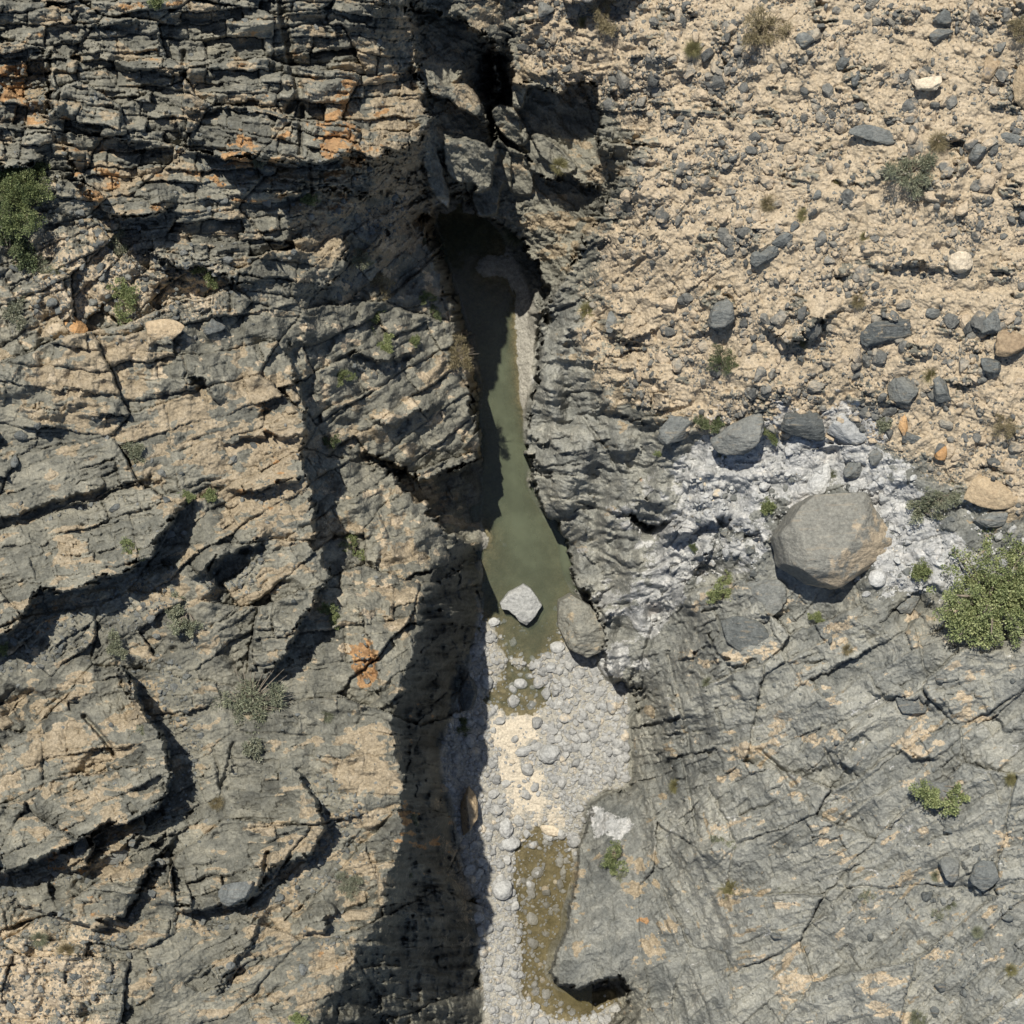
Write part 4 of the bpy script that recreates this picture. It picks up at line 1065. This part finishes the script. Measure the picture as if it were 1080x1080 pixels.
PLANTS = [
 # u, v, diameter, build, foliage, name, label
 (18,210,84,'tree','g','shrub_tree','big green tree at the left edge above the ledge'),
 (10,268,62,'bush','d','bush','dark bush under the big green tree at the left edge'),
 (52,278,46,'feather','y','feathery_bush','grey feathery bush right of the dark bush at the left edge'),
 (35,178,28,'bush','g','bush','green bush against the cliff foot just above the big left tree'),
 (120,250,40,'feather','y','feathery_bush','grey green bush below the tan overhang on the left'),
 (127,314,38,'bush','g','bush','leafy green bush beside the orange boulder on the left ledge'),
 (216,293,27,'bush','g','bush','small green bush in the hollow under the curved left ledge'),
 (15,330,32,'bush','p','bush','pale green bush at the left edge below the big tree'),
 (160,3,28,'bush','g','bush','green bush cut by the top edge of the picture'),
 (330,212,18,'bush','g','bush','small bush in the recess of the left promontory'),
 (274,172,13,'bush','y','bush','tiny grey bush under the long overhang on the left'),
 (398,342,30,'bush','g','bush','green bush on top of the outcrop over the pool'),
 (408,368,24,'bush','b','bush','yellow green low bush on the outcrop over the pool'),
 (436,356,17,'bush','g','bush','small bush on the outcrop right of the yellow green one'),
 (446,255,15,'bush','y','bush','pale bush clinging to the shaded promontory wall'),
 (449,316,15,'bush','g','bush','upper of two small bushes at the lip above the pool head'),
 (456,333,17,'bush','d','bush','lower of two small bushes at the lip above the pool head'),
 (483,376,34,'feather','t','dry_bush','spidery dry bush hanging over the left side of the pool'),
 (401,303,26,'feather','t','dry_bush','dry brown bush in the shade of the promontory'),
 (381,272,20,'feather','y','feathery_bush','thin grey bush halfway down the shaded promontory'),
 (361,400,19,'bush','g','bush','small green bush beside the left fault wall'),
 (346,461,20,'bush','d','bush','dark bush in the shadow of the left fault wall'),
 (147,475,26,'bush','y','bush','grey green bush on the tan ledge left of centre'),
 (227,520,22,'bush','g','bush','right one of two green bushes above the dark slab'),
 (195,522,17,'bush','g','bush','left one of two green bushes above the dark slab'),
 (145,580,24,'bush','b','bush','bright green bush standing on a dark left ledge'),
 (198,646,38,'bush','y','bush','pale olive bush in the middle of the left slabs'),
 (120,683,25,'bush','y','bush','thin grey bush on the left slabs below the olive one'),
 (5,690,20,'bush','b','bush','small green bush cut by the left edge of the picture'),
 (150,768,14,'bush','y','bush','tiny grey bush on the edge of the large left slab'),
 (376,582,29,'bush','g','bush','green bush in the dark hole right of the fault wall'),
 (347,650,24,'bush','g','bush','green bush in the gap below the fault wall'),
 (265,742,84,'feather','y','feathery_bush','large grey green feathery bush on the left slabs'),
 (262,783,34,'bush','p','bush','pale low bush at the foot of the large feathery bush'),
 (228,847,16,'tuft','t','grass_tuft','dry tuft above the broken left knoll'),
 (345,755,14,'tuft','y','grass_tuft','thin tuft on the smooth slab right of the feathery bush'),
 (368,932,30,'feather','p','feathery_bush','whitish feathery bush on the rim of the shaded wall'),
 (437,868,15,'bush','y','bush','small grey bush halfway down the shaded wall'),
 (432,925,11,'bush','y','bush','tiny bush low on the shaded wall'),
 (318,1075,19,'bush','b','bush','green bush at the bottom edge left of the gorge'),
 (70,1003,20,'tuft','t','grass_tuft','dry tuft in the lower left rubble'),
 (42,990,18,'tuft','y','grass_tuft','grey tuft in the lower left rubble'),
 (544,247,34,'tuft','y','grass_tuft','drooping grass on the ridge at the head of the pool'),
 (590,175,22,'tuft','u','grass_tuft','yellow grass on the ledge in the side cleft'),
 (488,768,20,'bush','d','bush','dark bush in shade at the edge of the gravel'),
 (803,33,56,'feather','t','dry_bush','big round dry bush at the top of the scree'),
 (640,20,36,'feather','t','dry_bush','dry brown bush near the top rim beside the dark hollow'),
 (617,24,18,'tuft','u','grass_tuft','olive tuft left of the dry bush on the top rim'),
 (731,52,24,'tuft','u','grass_tuft','olive tuft left of the big round dry bush'),
 (957,186,60,'feather','y','feathery_bush','large grey feathery bush on the upper scree'),
 (990,150,28,'tuft','t','grass_tuft','thin dry tuft above the large grey bush'),
 (848,227,20,'tuft','u','grass_tuft','green yellow tuft above the slanting boulders'),
 (882,194,13,'tuft','u','grass_tuft','tiny tuft left of the large grey bush'),
 (912,250,14,'tuft','u','grass_tuft','tiny tuft below the large grey bush'),
 (810,215,22,'tuft','t','grass_tuft','faint dry tuft on the scree above the slanting boulders'),
 (760,376,36,'feather','d','feathery_bush','dark grey bush on the scree below the rusty boulder'),
 (747,443,30,'bush','d','bush','dark green bush between two big rim blocks'),
 (814,458,20,'bush','g','bush','small bush at the lower side of the banded block'),
 (812,540,30,'bush','g','bush','green bush left of the huge fallen boulder'),
 (733,580,15,'bush','d','bush','small dark bush beneath the grey ledge by the gully'),
 (768,606,23,'bush','b','bush','upper of the paired bright bushes below the gully'),
 (763,631,35,'bush','b','bush','lower and larger of the paired bright bushes below the gully'),
 (862,650,20,'bush','b','bush','bright bush in front of the huge fallen boulder'),
 (932,443,28,'bush','y','bush','olive bush at the upper end of the pale gully'),
 (982,397,24,'tuft','u','dry_bush','olive tussock wedged between two grey boulders'),
 (973,540,44,'bush','y','bush','grey green bush right of the huge fallen boulder'),
 (995,522,40,'feather','y','feathery_bush','feathery bush behind the grey green one by the gully'),
 (1056,447,30,'feather','t','dry_bush','dry bush on the scree above the right edge slab'),
 (972,610,40,'bush','g','bush','low green bush between huge boulder and bright tree'),
 (1046,632,118,'tree','b','acacia_tree','bright green spreading tree at the right edge'),
 (650,907,34,'bush','g','bush','round green bush alone on the rock beside the brown pool'),
 (989,831,56,'bush','b','bush','bright wide bush on the lower right slope'),
 (773,938,34,'tuft','u','tussock','round yellow green tussock on the lower right slabs'),
 (762,885,26,'flat','y','creeping_plant','flat faded green plant on the lower right slabs'),
 (828,942,22,'flat','p','creeping_plant','pale flat plant right of the yellow tussock'),
 (914,946,19,'flat','p','creeping_plant','pale flat plant in the middle of the lower right slope'),
 (988,924,17,'tuft','y','grass_tuft','green tuft left of the two dark blocks at lower right'),
 (1003,955,15,'tuft','y','grass_tuft','green tuft below the two dark blocks at lower right'),
 (992,962,18,'flat','p','creeping_plant','pale plant below the two dark blocks at lower right'),
 (1031,983,17,'tuft','y','grass_tuft','green tuft near the lower right corner rocks'),
 (968,1074,26,'tuft','y','grass_tuft','olive tuft cut by the bottom edge at right'),
 (1066,1023,17,'tuft','u','grass_tuft','yellow tuft close to the lower right corner'),
 (1066,822,18,'tuft','u','grass_tuft','yellow tuft at the right edge beyond the bright wide bush'),
 (713,829,20,'tuft','u','grass_tuft','dry tuft in the hollow of the right wall slab'),
 (746,720,16,'tuft','y','grass_tuft','faint tuft on the slab below the smooth grey slab'),
 (894,685,16,'tuft','t','grass_tuft','dry tuft on the dark slabs below the huge boulder'),
 (696,475,15,'bush','g','bush','green bush at the corner of the cracked rim block'),
 (762,480,12,'tuft','y','grass_tuft','small tuft at the top of the pale gully'),
 (879,500,12,'tuft','y','grass_tuft','tiny tuft between pale stones above the huge boulder'),
 (620,328,24,'tuft','u','grass_tuft','olive tuft at the lip of the right wall'),
 (655,925,12,'bush','y','bush','faint little plant below the round bush by the brown pool'),
 (1074,38,32,'feather','t','dry_bush','pale dry bush in the upper right corner'),
 (850,362,18,'tuft','u','grass_tuft','small tuft on the scree ledge below centre'),
 (905,318,20,'tuft','t','grass_tuft','dry tuft above the wide cracked slab'),
]
GROUPS = {'bush': 'bushes on the rock', 'feathery_bush': 'feathery bushes', 'grass_tuft': 'grass tufts', 'dry_bush': 'dry bushes', 'creeping_plant': 'pale creeping plants'}
rp = random.Random(5)
for k, (u, v, dia, build, leaf, name, lab) in enumerate(PLANTS):
    fo, st = PLANT[build][k % len(PLANT[build])]
    p, n = ground(u, v)
    root = bpy.data.objects.new(name, None); COL.objects.link(root)
    s = dia*metres(p.z)/2*(1.15 if dia > 40 or u > 520 else 1.4)
    root.location = p - Vector((0, 0, .03))
    root.rotation_euler = (rp.uniform(-.1, .1), rp.uniform(-.1, .1), rp.uniform(0, 6.28))
    zs = rp.uniform(.8, 1.1)
    root.scale = (s, s, s*zs)
    tag(root, lab, 'tree' if 'tree' in name else ('grass' if name in ('grass_tuft', 'tussock') else ('plant' if name == 'creeping_plant' else 'bush')), GROUPS.get(name))
    a = bpy.data.objects.new('foliage', fo); b = bpy.data.objects.new('trunk' if 'tree' in name else 'stem', st)
    for o, mt in ((a, LEAF[leaf]), (b, BARK if build != 'tuft' else LEAF[leaf])):
        COL.objects.link(o); o.parent = root
        if not o.data.materials: o.data.materials.append(mt)
        o.material_slots[0].link = 'OBJECT'; o.material_slots[0].material = mt
